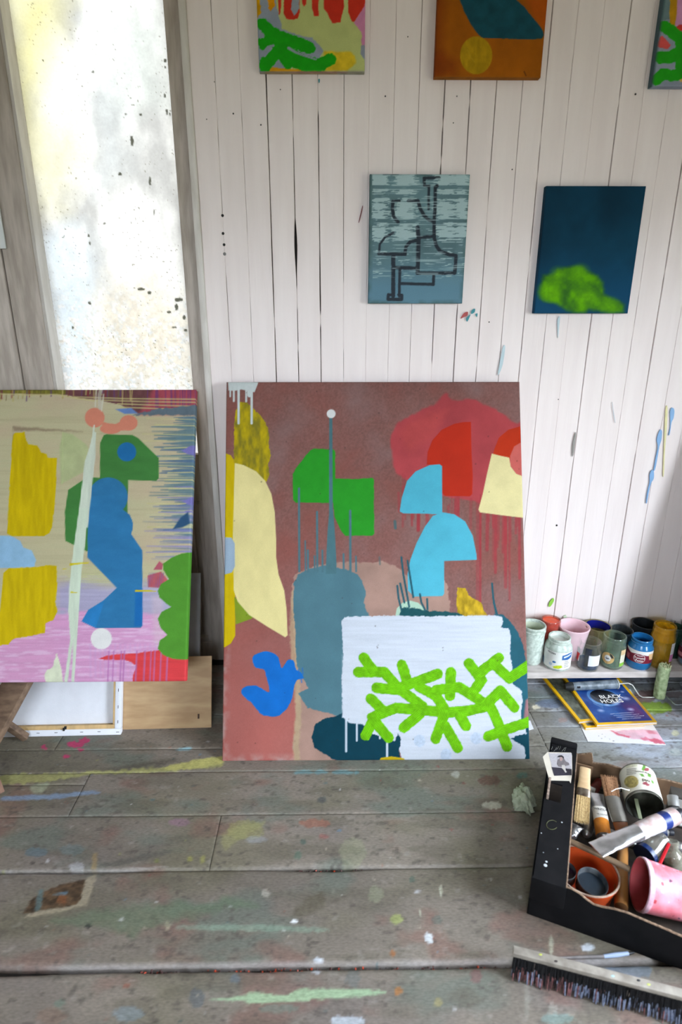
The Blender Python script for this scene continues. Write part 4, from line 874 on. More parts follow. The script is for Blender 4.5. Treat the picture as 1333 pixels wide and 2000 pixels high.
def paint_t1(R, UU, VV):
    K = 1.12
    u, v = UU.ravel(), VV.ravel(); R.c[:] = np.array((186, 192, 122.))[None]*(0.95+.1*fbm(u*40, v*40, 431, 3))[:, None]
    R.poly([(20, -900), (120, -900), (270, 60), (330, 300), (480, 360), (640, 395), (700, 450), (755, 530), (700, 640), (100, 780), (40, 780), (40, 0)], (146, 154, 168), var=.06, warp=2)
    R.poly([(40, -900), (100, -900), (100, 150), (75, 180), (40, 180)], (206, 150, 10), var=.2, warp=3); R.poly([(170, -60), (240, -60), (250, 60), (210, 118), (180, 90)], (212, 140, 10), warp=3, var=.2)
    for q in ([(240, -900), (300, -900), (318, 60), (305, 152), (292, 148)], [(335, -900), (515, -900), (510, 130), (490, 190), (450, 210), (372, 195), (345, 150)], [(530, -900), (578, -900), (578, 40), (558, 66), (535, 40)], [(612, -900), (722, -900), (706, 168), (660, 164), (640, 90)], [(752, -900), (985, -900), (970, 90), (935, 235), (848, 242), (800, 140), (762, 90)], [(1018, -900), (1230, -900), (1215, 30), (1080, 230), (1058, 226), (1016, 130)]):
        R.poly(q, (200, 52, 34), var=.06, warp=1.2)
    R.poly([(440, -80), (500, -80), (508, 90), (455, 165), (420, 100)], (150, 158, 168), warp=1.5)
    R.poly([(1205, 20), (1300, -100), (1300, 600), (1160, 470), (1150, 330), (1080, 240), (1150, 120)], (206, 132, 168), warp=2, var=.06)
    R.poly([(1150, 480), (1300, 440), (1300, 900), (1195, 760), (1188, 620), (1140, 560)], (140, 146, 160), warp=2)
    R.poly([(760, 535), (1040, 540), (1085, 580), (1096, 650), (1060, 700), (1000, 742), (760, 740)], (214, 182, 40), var=.15, warp=2, soft=4)
    R.poly([(150, 770), (200, 700), (340, 710), (800, 745), (900, 740), (900, 850), (150, 850)], (212, 150, 24), var=.1, warp=2)
    for s_, wd in (([(120, 250), (200, 330), (290, 380), (400, 420), (520, 460), (610, 500)], 130), ([(110, 440), (130, 480)], 90), ([(150, 690), (240, 580), (330, 520), (420, 560), (560, 640), (720, 670), (830, 620)], 125), ([(400, 640), (560, 690), (740, 690)], 100), ([(330, 600), (390, 680)], 90), ([(140, 640), (145, 690)], 90), ([(200, 420), (320, 480)], 130)):
        R.stroke(s_, wd, (30, 158, 22), var=.06, warp=2.5)
    R.stroke([(120, 560), (180, 490), (235, 475)], 26, (146, 154, 168)); R.stroke([(395, 500), (470, 545), (560, 580), (680, 620)], 30, (146, 154, 168), taper=(1, .5))
    R.poly([(0, 745), (1300, 735), (1300, 900), (0, 900)], (150, 146, 146), alpha=.75, soft=4, var=.2)
    R.poly([(420, 760), (1000, 755), (1000, 800), (420, 800)], (176, 120, 120), alpha=.6, soft=8)
small('small painting at the top with green branches under hanging red patches', -0.1705, 1.6345, (490, 0, 5.332), paint_t1, (186, 192, 122))
def paint_t2(R, UU, VV):
    u, v = UU.ravel(), VV.ravel(); a = fbm(u*10, v*10, 441, 4); b_ = fbm(u*60, v*60, 443, 3)
    R.c[:] = np.array((156, 86, 14.))[None]*(0.8+.3*a+.12*b_)[:, None]
    k = np.clip((0.03-u)/0.03, 0, 1)[:, None]*.5; R.c[:] = R.c*(1-k)+np.array((120, 44, 16.))*k
    R.poly([(930, -200), (1350, -200), (1350, 330), (1200, 290), (1100, 170)], (190, 76, 16), soft=14, alpha=.5, var=.1)
    R.poly([(60, 560), (160, 540), (320, 650), (300, 790), (60, 800)], (124, 48, 16), soft=20, alpha=.5)
    R.poly([(60, -900), (330, -20), (400, 150), (460, 262), (528, 360), (580, 395), (800, 402), (1100, 412), (1190, 402), (1216, 360), (1195, 300), (1100, 180), (1020, 80), (930, 0), (600, -400), (400, -900)], (28, 74, 86), var=.15, vs=(20, 20), warp=1)
    R.disc((510, 576), (168, 198), (170, 132, 18), var=.15, vs=(6, 14)); R.stroke([(420, 520), (450, 590), (490, 645)], 8, (186, 150, 40), alpha=.6)
    R.stroke([(1010, 745), (1030, 790)], 8, (60, 30, 14)); R.poly([(0, 800), (1350, 806), (1350, 960), (0, 960)], (150, 96, 40), soft=5, alpha=.8, var=.2)
small('small orange-brown painting at the top with a dark teal wedge and yellow disc', 0.243, 1.6245, (835, 0, 5.332), paint_t2, (164, 92, 22), W=0.252)
def paint_t3(R, UU, VV):
    u, v = UU.ravel(), VV.ravel(); R.c[:] = np.array((142, 150, 166.))[None]*(0.9+.2*fbm(u*30, v*30, 451, 3))[:, None]
    G = (38, 156, 28)
    R.poly([(690, -1800), (800, -1800), (820, 0), (760, 360), (620, 420), (600, 300)], (110, 132, 136), warp=2); R.poly([(800, -1800), (1000, -1800), (960, 0), (880, 420), (850, 560), (760, 440), (760, 300)], (196, 144, 26), warp=2, var=.15)
    R.poly([(960, -1800), (3000, -1800), (3000, 560), (860, 540), (900, 260)], (206, 144, 186), var=.05); R.poly([(860, 540), (960, 480), (3000, 470), (3000, 620), (960, 610)], (206, 60, 56), warp=1)
    R.poly([(520, 900), (560, 720), (620, 700), (780, 880), (720, 960), (640, 950)], (214, 84, 80), warp=2)
    for s_, wd in (([(660, 520), (800, 620), (1000, 760), (1500, 800), (2300, 700)], 240), ([(580, 1120), (760, 1120), (1000, 1000), (1500, 1000)], 240), ([(500, 1560), (640, 1440), (800, 1480), (1100, 1420), (1600, 1300), (2200, 1320)], 220), ([(1000, 800), (1000, 1400)], 260), ([(1700, 800), (1900, 1300)], 260)): R.stroke(s_, wd, G, var=.06, warp=2)
    R.poly([(950, 1560), (1100, 1500), (1100, 1600), (960, 1600)], (214, 176, 90), warp=1)
    k = np.clip((0.006-u)/0.006, 0, 1)[:, None]*.8; R.c[:] = R.c*(1-k)+np.array((64, 86, 90.))*k
small('small grey and green painting cut off by the right edge of the picture', 0.7625, 1.6075, (1233, 0, 10.0), paint_t3, (142, 150, 166))

# blank canvas added out of view at the right, to cast shade on the boards
canvas('added_shade_canvas', 'added blank canvas out of view at right, casting shade on the boards', (1.04, -0.36, 0.0), (1, 0, 0), (0, 0.34, 0.94), 0.48, 1.0, 0.020, 30, 30, lambda R, U_, V_: None, None, (226, 224, 220))['category'] = 'canvas'

# ================================================================== THINGS ON THE LEFT
M_OLDWOOD = mat('weathered_brown_wood', L(128, 104, 84), 0.7, col2=L(92, 72, 58), scale=18, bump=0.4, bscale=60, stretch=(1, 4, 4))
M_OLDWOOD2 = mat('reddish_old_wood', L(150, 116, 98), 0.7, col2=L(112, 84, 70), scale=18, bump=0.3, bscale=60)
def bar(name, A, B, w, t, m, parent, side=None, bev=0.002):
    """squared bar from A to B; w across `side`, t the other way"""
    A = Vector(A); B = Vector(B); d = (B-A); Ln = d.length; d.normalize()
    s = Vector(side) if side is not None else d.cross(Vector((0, 0, 1)))
    s = (s-d*s.dot(d)).normalized(); n = d.cross(s)
    M = Matrix(((d.x, s.x, n.x, A.x), (d.y, s.y, n.y, A.y), (d.z, s.z, n.z, A.z), (0, 0, 0, 1)))
    return MB().box(0, Ln, -w/2, w/2, -t/2, t/2, M, bev=bev).build(name, m, parent, smooth=True, org=parent.location if parent else (0, 0, 0))
tr = thing('trestle', (-0.95, -0.42, 0), 'low weathered wooden trestle with splayed legs under the left painting', 'trestle')
MB().box(-1.24, -0.86, -0.44, -0.355, 0.190, 0.2165, bev=0.003).build('top_board', M_OLDWOOD, tr, smooth=True, org=tr.location)
A1 = onY(42, 1319, -0.358); B1 = onZ(-75, 1541)
bar('leg', A1, (B1[0], B1[1], 0.012), 0.074, 0.020, M_OLDWOOD, tr, side=(1, 0, 0.35))
c2 = onZ(55, 1444)
bar('leg', (c2[0]-0.085, c2[1]-0.045, 0.150), (c2[0]-0.002, c2[1]-0.004, 0.008), 0.018, 0.018, M_OLDWOOD, tr, side=(1, 0, 0.3))
c3 = onZ(-1, 1560)
bar('leg', (c3[0]-0.12, c3[1]+0.12, 0.185), (c3[0]-0.004, c3[1], 0.010), 0.028, 0.022, M_OLDWOOD2, tr, side=(1, 0, 0.3))
bar('leg', (-1.17, -0.42, 0.185), (-1.22, -0.37, 0.010), 0.03, 0.022, M_OLDWOOD2, tr, side=(1, 0, 0.3))
bar('brace', (-1.19, -0.44, 0.165), (-0.92, -0.44, 0.165), 0.022, 0.02, M_OLDWOOD, tr)

# stretched canvas seen from behind: leans on the door
M_WCANVAS = mat('raw_white_canvas', L(232, 233, 240), 0.7, var=0.02, scale=40, bump=0.15, bscale=500)
M_PINE = mat('pale_pine', L(214, 178, 124), 0.6, var=0.10, scale=16, stretch=(6, 1, 1))
p0 = onZ(8, 1440); p1 = onZ(236, 1435)
def uvn(BL, BR, lean):
    U = (Vector(BR)-Vector(BL)); W = U.length; U.normalize()
    out = Vector((U.y, -U.x, 0))                                   # towards the room
    V = (Vector((0, 0, 1))*math.cos(lean)-out*math.sin(lean)).normalized()
    return U, V, U.cross(V), W
BR = Vector((p1[0], p1[1], 0)); BL = BR+(Vector((p0[0], p0[1], 0))-BR).normalized()*0.48
U, V, N_, W_ = uvn(BL, BR, math.radians(24))
sc_ = thing('stretched_canvas', BL.lerp(BR, .5), 'white stretched canvas seen from the back, standing below the left painting', 'canvas')
def q4(name, u0, u1, v0, v1, n0, n1, m, parent, BL=BL, U=U, V=V, N_=N_, bev=0.0015, cut=None):
    M = Matrix(((U.x, V.x, N_.x, BL.x), (U.y, V.y, N_.y, BL.y), (U.z, V.z, N_.z, BL.z), (0, 0, 0, 1)))
    r = parent
    while r.parent: r = r.parent
    return MB().box(u0, u1, v0, v1, n0, n1, M, bev=bev).build(name, m, parent, smooth=True, org=r.location)
HH = 0.50
q4('canvas_cloth', 0.002, W_-0.002, 0.002, HH-0.002, -0.0185, -0.0165, M_WCANVAS, sc_, bev=0)
for u0, u1, v0, v1 in ((0, W_, 0.0, 0.017), (0, W_, HH-0.017, HH), (0, 0.017, 0.017, HH-.017), (W_-0.017, W_, 0.017, HH-.017)):
    q4('folded_edge', u0, u1, v0, v1, -0.0165, 0.0012, M_WCANVAS, sc_, bev=0.002)
for u0, u1, v0, v1 in ((0.017, W_-.017, 0.0165, 0.0275), (0.017, W_-.017, HH-.0275, HH-.0165), (0.0165, 0.0225, 0.0275, HH-.0275), (W_-.0225, W_-.0165, 0.0275, HH-.0275)):
    q4('stretcher_bar', u0, u1, v0, v1, -0.0165, 0.0, M_PINE, sc_)
M_STEEL = mat('staple_steel', L(70, 70, 72), 0.4, metal=0.6)
for i, x in enumerate((35, 75, 110, 160, 194)):
    q = onP(x, 1431 if x > 100 else 1433, BL, N_); u = (Vector(q)-BL).dot(U)
    q4('staple', u-0.004, u+0.004, 0.009, 0.0102, 0.0008, 0.0022, M_STEEL, sc_, bev=0)
for z in (0.035, 0.075, 0.12, 0.17): q4('staple', W_-0.0085, W_-0.0073, z-0.004, z+0.004, 0.0008, 0.0022, M_STEEL, sc_, bev=0)
q4('staple', W_-0.012, W_-0.004, 0.007, 0.0082, 0.0008, 0.0022, M_STEEL, sc_, bev=0)
u = (Vector(onP(125, 1428, BL, N_))-BL).dot(U)
for du, dv, rr in ((0.0, 0.018, .5), (0.004, 0.022, -.4)):
    q4('torn_thread', u+du-0.002, u+du+0.003, dv-.004, dv+.004, 0.0, 0.004, M_BLACKN, sc_, bev=0)

# plywood sheet and grey board behind
M_PLY = mat('birch_plywood', L(196, 164, 124), 0.6, col2=L(174, 140, 102), scale=5, bump=0.1, bscale=90, stretch=(2, 2, 9))
a = onZ(413, 1421); c = onZ(240, 1425)
U2, V2, N2, _w = uvn((c[0], c[1], 0), (a[0], a[1], 0), math.radians(24))
BL2 = Vector((a[0], a[1], 0))-U2*0.40
ply = thing('plywood_sheet', BL2+U2*0.2, 'bare plywood sheet leaning between the white stretched canvas and large painting', 'board')
q4('sheet', 0, 0.40, 0, 0.196, -0.005, 0, M_PLY, ply, BL=BL2, U=U2, V=V2, N_=N2, bev=0.0008)
q4('stain', 0.362, 0.367, 0.025, 0.038, 0, 0.0004, mat('burn_dark', L(70, 48, 34), 0.7), ply, BL=BL2, U=U2, V=V2, N_=N2, bev=0)
g0 = np.array((-0.392, -0.225, 0.0))
U3, V3, N3, _w = uvn((g0[0]-0.4, g0[1], 0), tuple(g0), math.radians(22))
BL3 = Vector((g0[0]-0.42, g0[1], 0))
gb = thing('grey_board', BL3+U3*0.21, 'narrow grey board edge standing behind the plywood and left painting', 'board')
q4('board', 0, 0.42, 0, 0.40, -0.012, 0, mat('grey_primer', L(166, 168, 172), 0.6, var=0.05), gb, BL=BL3, U=U3, V=V3, N_=N3, bev=0.001)

# ================================================================== SHELF WITH PAINT POTS
ZSH = 0.075
M_SHELF = mat('pinkish_white_shelf', L(214, 204, 200), 0.6, col2=L(190, 180, 176), scale=20, bump=0.2, bscale=80, stretch=(1, 4, 4))
shf = thing('low_shelf', (1.1, -0.08, 0), 'low white plank shelf along the wall carrying the paint pots', 'shelf')
MB().box(0.47, 1.54, -0.152, -0.004, ZSH-0.021, ZSH, bev=0.0015).build('plank', M_SHELF, shf, smooth=True, org=shf.location)
for x in (0.50, 1.20, 1.49): MB().box(x, x+0.04, -0.13, -0.01, 0.0, ZSH-0.021, bev=0.002).build('support_block', M_OLDWOOD, shf, smooth=True, org=shf.location)
rs = random.Random(12)

GL_CLEAR = mat_glass('jar_glass', (0.985, 0.99, 0.985), 0.07, 0.03, 0.035, L(190, 200, 195))
GL_GREEN = mat_glass('greenish_jar_glass', (0.93, 0.97, 0.94), 0.08, 0.04, 0.14, L(160, 180, 158))
GL_DARK = mat_glass('sooty_jar_glass', (0.55, 0.60, 0.62), 0.12, 0.06, 0.35, L(60, 66, 70))
GL_YEL = mat_glass('yellow_stained_glass', (0.97, 0.88, 0.55), 0.08, 0.05, 0.24, L(222, 176, 50))
GL_AMB = mat_glass('amber_stained_glass', (0.80, 0.76, 0.58), 0.10, 0.05, 0.4, L(150, 140, 96))
GL_DKG = mat_glass('dark_green_glass', (0.35, 0.5, 0.42), 0.12, 0.05, 0.4, L(40, 70, 58))
GL_MILK = mat_glass('milky_jar_glass', (0.90, 0.95, 0.92), 0.08, 0.08, 0.72, L(214, 224, 214))
def paint_m(n, *c, rough=0.3): return mat('paint_'+n, L(*c), rough, var=0.08, scale=60, spec=0.5)
def pot_pos(cx, by, rpx):
    p = onZ(cx, by, ZSH); s = ((p-_C)@_fw)/F
    p[1] = min(p[1], -rpx*s-0.003)
    return p, s
def camdir(p): return math.atan2(-CAM_D-p[1], 0-p[0])
def jar(name, label, cx, by, ty, rb, rn, glass, fill=None, film=None, neck=True, flare=1.0, cat='jar', n=40, wall_t=0.0022, rim=None):
    p, s = pot_pos(cx, by, max(rb, rn)); r = rb*s; q = rn*s
    h = height_to(p, ty)
    o = thing(name, p, label, cat)
    if neck:
        out = [(r*.86, 0), (r*.95, .004), (r, .010), (r, h*.66), (r*.97, h*.73), (q*1.0, h*.82), (q*.985, h*.845), (q*1.03, h*.86), (q*1.03, h*.885), (q*.985, h*.90), (q*.985, h*.925), (q*1.03, h*.945), (q*1.03, h*.985), (q*.99, h)]
        inn = [(q*.90, h*.995), (q*.90, h*.84), (r-.0045, h*.72), (r-wall_t, h*.64), (r-wall_t, .010), (r*.85, .005), (0.0002, .005)]
    else:
        out = [(r*.93, 0), (r, .006), (r+(q-r)*.5, h*.5), (q, h*.93), (q*1.035, h*.95), (q*1.035, h*.99), (q*1.0, h)]
        inn = [(q-wall_t, h*.985), (r+(q-r)*.5-wall_t, h*.5), (r-wall_t, .006), (r*.85, .004), (0.0002, .004)]
    prof = [(0.0002, 0)]+out+inn
    MB().lathe(prof, n).build('glass' if cat == 'jar' else 'cup_wall', glass, o, smooth=True)
    def inner_r(z):
        ii = inn[::-1]
        for (r0, z0), (r1, z1) in zip(ii[:-1], ii[1:]):
            if z0 <= z <= z1: return r0+(r1-r0)*((z-z0)/(z1-z0+1e-9))
        return q*.9
    if film:
        m, f0, f1 = film; zz = np.linspace(max(.007, h*f0), h*f1, 14)
        MB().lathe([(inner_r(z)-.0007, z) for z in zz], n).build('paint_film', m, o, smooth=True)
    if fill:
        m, lv = fill; zz = np.linspace(.0062, h*lv, 8)
        MB().lathe([(0.0002, .0062)]+[(max(inner_r(z)-.0012, .002), z) for z in zz]+[(inner_r(zz[-1])*.8, zz[-1]-.001), (inner_r(zz[-1])*.4, zz[-1]+.0012), (0.0002, zz[-1]+.0006)], n).build('paint_fill', m, o, smooth=True)
    return o, r, h, p, camdir(p)
M_LABEL = mat_col('printed_paper_label', rough=0.55, bump=0.05, fine=0.02, spec=0.3)
def disc_patch(o, r, ac, zc, ru, rz, base, paint, name='paper_label'):
    T, S = np.meshgrid(np.linspace(0, 2*math.pi, 41), np.linspace(0.001, 1, 18)); A = ac+S*np.cos(T)*ru/r; Z = zc+S*np.sin(T)*rz; rr = r+.0006
    R = Ras((A-ac)*r*1000+ru*1000, (zc+rz-Z)*1000, base); paint(R, ru*2000, rz*2000)
    P = np.stack([rr*np.cos(A), rr*np.sin(A), Z], -1)
    return grid_obj(name, P, R.out(), M_LABEL, o)
def label_patch(o, r, a0, a1, z0, z1, base, paint=None, nu=60, nv=40, name='paper_label'):
    """printed label wrapped on a jar; painting coordinates in mm from its top left as seen"""
    A, Z = np.meshgrid(np.linspace(a0, a1, nu), np.linspace(z0, z1, nv)); rr = r+0.0005
    P = np.stack([rr*np.cos(A), rr*np.sin(A), Z], -1)
    R = Ras((A-a0)*r*1000, (z1-Z)*1000, base)
    if paint: paint(R, (a1-a0)*r*1000, (z1-z0)*1000)
    return grid_obj(name, P, R.out(), M_LABEL, o)
W_INK = mat('ink_white', L(240, 238, 235), 0.5, var=0.0); K_INK = mat('ink_black', L(28, 28, 32), 0.5, var=0.0)

# 1 tall milky jar half hidden by the large painting
jar('paint_jar', 'tall milky jar with pale blue foot, half hidden by the large painting', 1035, 1289, 1219, 23, 23, GL_MILK, (paint_m('paleblue', 146, 186, 204), .38), (paint_m('milkgreen', 206, 214, 190, rough=.5), .38, .93))
# 2 orange-red jar behind
jar('paint_jar', 'tall glass jar full of orange-red paint standing at the back', 1069, 1277, 1209, 18, 17.5, mat_glass('red_smeared_glass', (0.95, 0.75, 0.7), 0.08, 0.05, 0.3, L(190, 100, 88)), (paint_m('vermilion', 232, 76, 36), .965))
# 3 white jar with vegan label
o, r, h, p, cd = jar('paint_jar', 'short jar of greyish white paint with a VEGAN paper label', 1087, 1299, 1242, 25.5, 20, GL_MILK, (paint_m('offwhite', 206, 212, 204), .86), (paint_m('whitefilm', 222, 226, 220, rough=.5), .3, .97))
def lb(R, W, H):
    R.frame(0, 0, 1)
    kw = dict(raw=True, var=0, soft=.8)
    for k in range(5): R.stroke([(W*.20+k*2.4, H*.26), (W*.20+k*2.4, H*.60)], .9, (206, 208, 204), **kw)
    R.poly([(W*.62, H*.16), (W*.80, H*.06), (W*.92, H*.06), (W*.92, H*.36), (W*.78, H*.44), (W*.62, H*.42)], (38, 92, 156), raw=True, var=0)
    R.poly([(W*.66, H*.22), (W*.88, H*.12), (W*.88, H*.20), (W*.66, H*.32)], (220, 228, 236), raw=True, var=.2, vs=(1, 1))
    R.disc((W*.44, H*.60), (5.2, 3.4), (44, 104, 160), raw=True, var=.1); R.disc((W*.36, H*.76), (5, 5), (150, 176, 206), raw=True, alpha=.6, var=.1)
    R.poly([(W*.42, H*.90), (W*.50, H*.78), (W*.62, H*.74), (W*.66, H*.86), (W*.56, H*.96), (W*.46, H*.97)], (190, 204, 40), raw=True, var=.2, vs=(2, 2))
    for k in range(4): R.stroke([(W*.70, H*(.54+k*.1)), (W*(.80+.03*(k % 2)), H*(.54+k*.1))], 1.3, (60, 60, 66), **kw)
    R.poly([(0, H*.5), (W*.12, H*.62), (W*.14, H), (0, H)], (58, 96, 136), raw=True, alpha=.8)
lo = label_patch(o, r, cd-1.5, cd+1.5, h*.10, h*.66, (228, 229, 224), lb, 80, 40)
lettering('VEGAN', .0080, K_INK, lo, wrap=(r+.0009, cd-.45, h*.60, -.05), bold=True)
# 4 pink cup
jar('paint_cup', 'pale pink plastic cup standing between the orange-red and the white jar', 1114, 1281, 1221, 20, 28.5, mat('pink_plastic', L(240, 206, 214), .4, col2=L(232, 196, 204), scale=25), None, (paint_m('pinkdregs', 214, 158, 160, rough=.5), .05, .55), neck=False, cat='cup')
# 5 small jar with navy dregs and torn label
o, r, h, p, cd = jar('paint_jar', 'small clear jar with navy dregs and torn white and red label', 1147, 1303, 1251, 21.5, 20, GL_CLEAR, (paint_m('navy', 16, 44, 78), .22), (paint_m('navyfilm', 20, 46, 78, rough=.4), .08, .26))
def lb(R, W, H):
    R.stroke([(W*.5, -2), (W*.35, H*.3), (W*.2, H*.5)], 5, (226, 228, 230), raw=True, var=.05)
label_patch(o, r, cd+.05, cd+1.15, h*.26, h*.64, (222, 222, 226), None, 30, 30)
label_patch(o, r, cd-1.35, cd-.80, h*.30, h*.76, (206, 200, 204), lambda R, W, H: R.poly([(0, H*.4), (W, H*.35), (W*.7, H), (0, H)], (196, 44, 50), raw=True, warp=2), 20, 30)
label_patch(o, r-.003, cd-.35, cd+.25, h*.2, h*.86, (26, 34, 56), None, 8, 12, 'dried_paint')
# 6 cup with ultramarine inside
jar('paint_jar', 'wide jar with ultramarine coated rim standing behind the torn-label jar', 1161, 1277, 1221, 22, 23.5, GL_AMB, None, (paint_m('ultramarine', 26, 30, 120, rough=.2), .72, .985), neck=False)
# 7 jar with the round brown label
o, r, h, p, cd = jar('paint_jar', 'greenish glass jar with a round tan paper label and strip label', 1193, 1298, 1240, 22.5, 20.5, GL_GREEN, (paint_m('sagewater', 110, 136, 116), .12), (mat_glass('sage_film', (.90, .95, .90), .05, .1, .25, L(140, 160, 136)), .10, .60))
def lb(R, W, H):
    R.disc((W/2, H/2), (W*.49, H*.49), (206, 170, 112), raw=True, var=.08, vs=(4, 4)); R.disc((W/2, H/2), (W*.25, H*.27), (228, 228, 226), raw=True, var=0)
    for s_ in ([(W*.32, H*.52), (W*.68, H*.54)], [(W*.42, H*.44), (W*.58, H*.62)], [(W*.40, H*.62), (W*.60, H*.46)]): R.stroke(s_, 1.3, (40, 52, 60), raw=True, var=0, soft=.8)
    R.poly([(W*.60, H*.02), (W*.82, H*.14), (W*.98, H*.42), (W*.82, H*.44), (W*.66, H*.26)], (48, 50, 48), raw=True, var=0)
    R.stroke([(W*.5, H*.8), (W*.5, H*.98)], .8, (150, 120, 80), raw=True, var=0)
disc_patch(o, r, cd-.30, h*.38, .0185, .0190, (206, 176, 120), lb)
def lb(R, W, H):
    R.poly([(0, 0), (W, 0), (W, H*.3), (0, H*.3)], (214, 186, 140), raw=True); R.poly([(0, H*.78), (W, H*.78), (W, H), (0, H)], (134, 186, 70), raw=True)
label_patch(o, r, cd+.72, cd+1.35, h*.14, h*.68, (216, 210, 190), lb, 20, 40)
# 8 sooty glass
jar('paint_jar', 'sooty dark glass jar between the round-label jar and blue pesto jar', 1207, 1283, 1229, 19, 20, GL_DARK, (paint_m('sootwater', 26, 28, 32), .7), None, neck=False)
# 9 dark pot
jar('paint_pot', 'dark metal pot at the back right of the sooty glass', 1251, 1275, 1217, 21, 22.5, mat('dark_metal_pot', L(52, 54, 58), .35, metal=.4, var=.2), (paint_m('tealwater', 24, 64, 82), .55), None, neck=False, cat='pot')
# 10 blue pesto jar
BLUEP = paint_m('cobaltblue', 28, 108, 168)
o, r, h, p, cd = jar('paint_jar', 'bright blue painted jar with a maroon Tomato Pesto label', 1246, 1298, 1244, 23.2, 19, mat('blue_coated_glass', L(34, 110, 166), .15, var=.08, spec=.6), (paint_m('bluefill', 22, 88, 150), .70), (BLUEP, .7, .98))
def lb(R, W, H):
    R.poly([(0, -1), (W, -1), (W, H*.28), (W*.75, H*.34), (W*.5, H*.22), (W*.25, H*.34), (0, H*.1)], (226, 222, 218), raw=True, var=0)
    R.poly([(W*.78, H*.2), (W, H*.2), (W, H*.75), (W*.84, H*.7)], (220, 180, 136), raw=True, var=.1); R.poly([(0, H*.45), (W*.2, H*.5), (W*.2, H*.9), (0, H*.9)], (176, 92, 96), raw=True, var=.1)
    R.disc((W*.52, H*.60), (H*.40, H*.38), (232, 226, 224), raw=True, var=0); R.disc((W*.52, H*.60), (H*.365, H*.345), (112, 24, 44), raw=True, var=.05)
lo = label_patch(o, r, cd-1.3, cd+1.3, h*.27, h*.69, (116, 26, 46), lb, 90, 44)
lettering('Tomato', .0092, W_INK, lo, wrap=(r+.0010, cd+.06, h*.45, .06), bold=True); lettering('Pesto', .0092, W_INK, lo, wrap=(r+.0010, cd+.06, h*.36, .06), bold=True); lettering('VEGAN', .0050, W_INK, lo, wrap=(r+.0010, cd+.06, h*.53, .06), bold=True)
# 11 tall yellow jar
o, r, h, p, cd = jar('paint_jar', 'tall glass jar stained yellow ochre with a pink label on its side', 1286, 1297, 1220, 22, 19.5, GL_YEL, (paint_m('ochrebrown', 150, 92, 40), .12), (mat_glass('ochre_film', (.95, .80, .35), .05, .1, .6, L(226, 172, 30)), .66, .96))
def lb(R, W, H):
    R.poly([(0, 0), (W, 0), (W, H*.62), (0, H*.62)], (226, 224, 224), raw=True, var=.2, vs=(2, 2)); R.poly([(0, H*.6), (W, H*.6), (W, H), (0, H)], (206, 128, 176), raw=True)
label_patch(o, r, cd+.85, cd+1.35, h*.20, h*.66, (226, 224, 224), lb, 16, 40)
# 12, 13, 14 dark jars by the right edge
jar('paint_jar', 'dark green glass jar peeping out behind the yellow jar', 1312, 1280, 1223, 14, 14, GL_DKG, (paint_m('bottlegreen', 20, 52, 44), .5), None)
o, r, h, p, cd = jar('paint_jar', 'jar with maroon label and grey-blue foot at the right end of the shelf', 1346, 1297, 1243, 22, 19, GL_CLEAR, (paint_m('slateblue', 96, 128, 160), .28), (paint_m('greyfilm', 150, 160, 176, rough=.5), .28, .5))
label_patch(o, r, cd-1.4, cd+1.2, h*.28, h*.66, (88, 34, 52), lambda R, W, H: R.poly([(0, H*.5), (W*.3, H*.45), (W*.3, H*.8), (0, H*.85)], (190, 120, 130), raw=True), 40, 30)
jar('paint_jar', 'blackish green jar at the back of the right end of the shelf', 1346, 1270, 1216, 17, 19, GL_DKG, (paint_m('blackgreen', 20, 34, 28), .8), None, neck=False)
q = onZ(1313, 1279, ZSH)
stk = thing('brush_stick', (q[0]-.003, q[1]+.012, ZSH+.004), 'thin dark stick rising from the dark green jar', 'stick')
MB().tube([(0, 0, 0.003), (.002, .004, .06), (.006, .010, .1)], .0016, 8).build('shaft', mat('stick_dark', L(70, 34, 34), .5), stk, smooth=True)
MB().tube([(.006, .010, .1), (.0065, .011, .104)], [.0016, .0008], 8).build('tip', K_INK, stk, smooth=True)

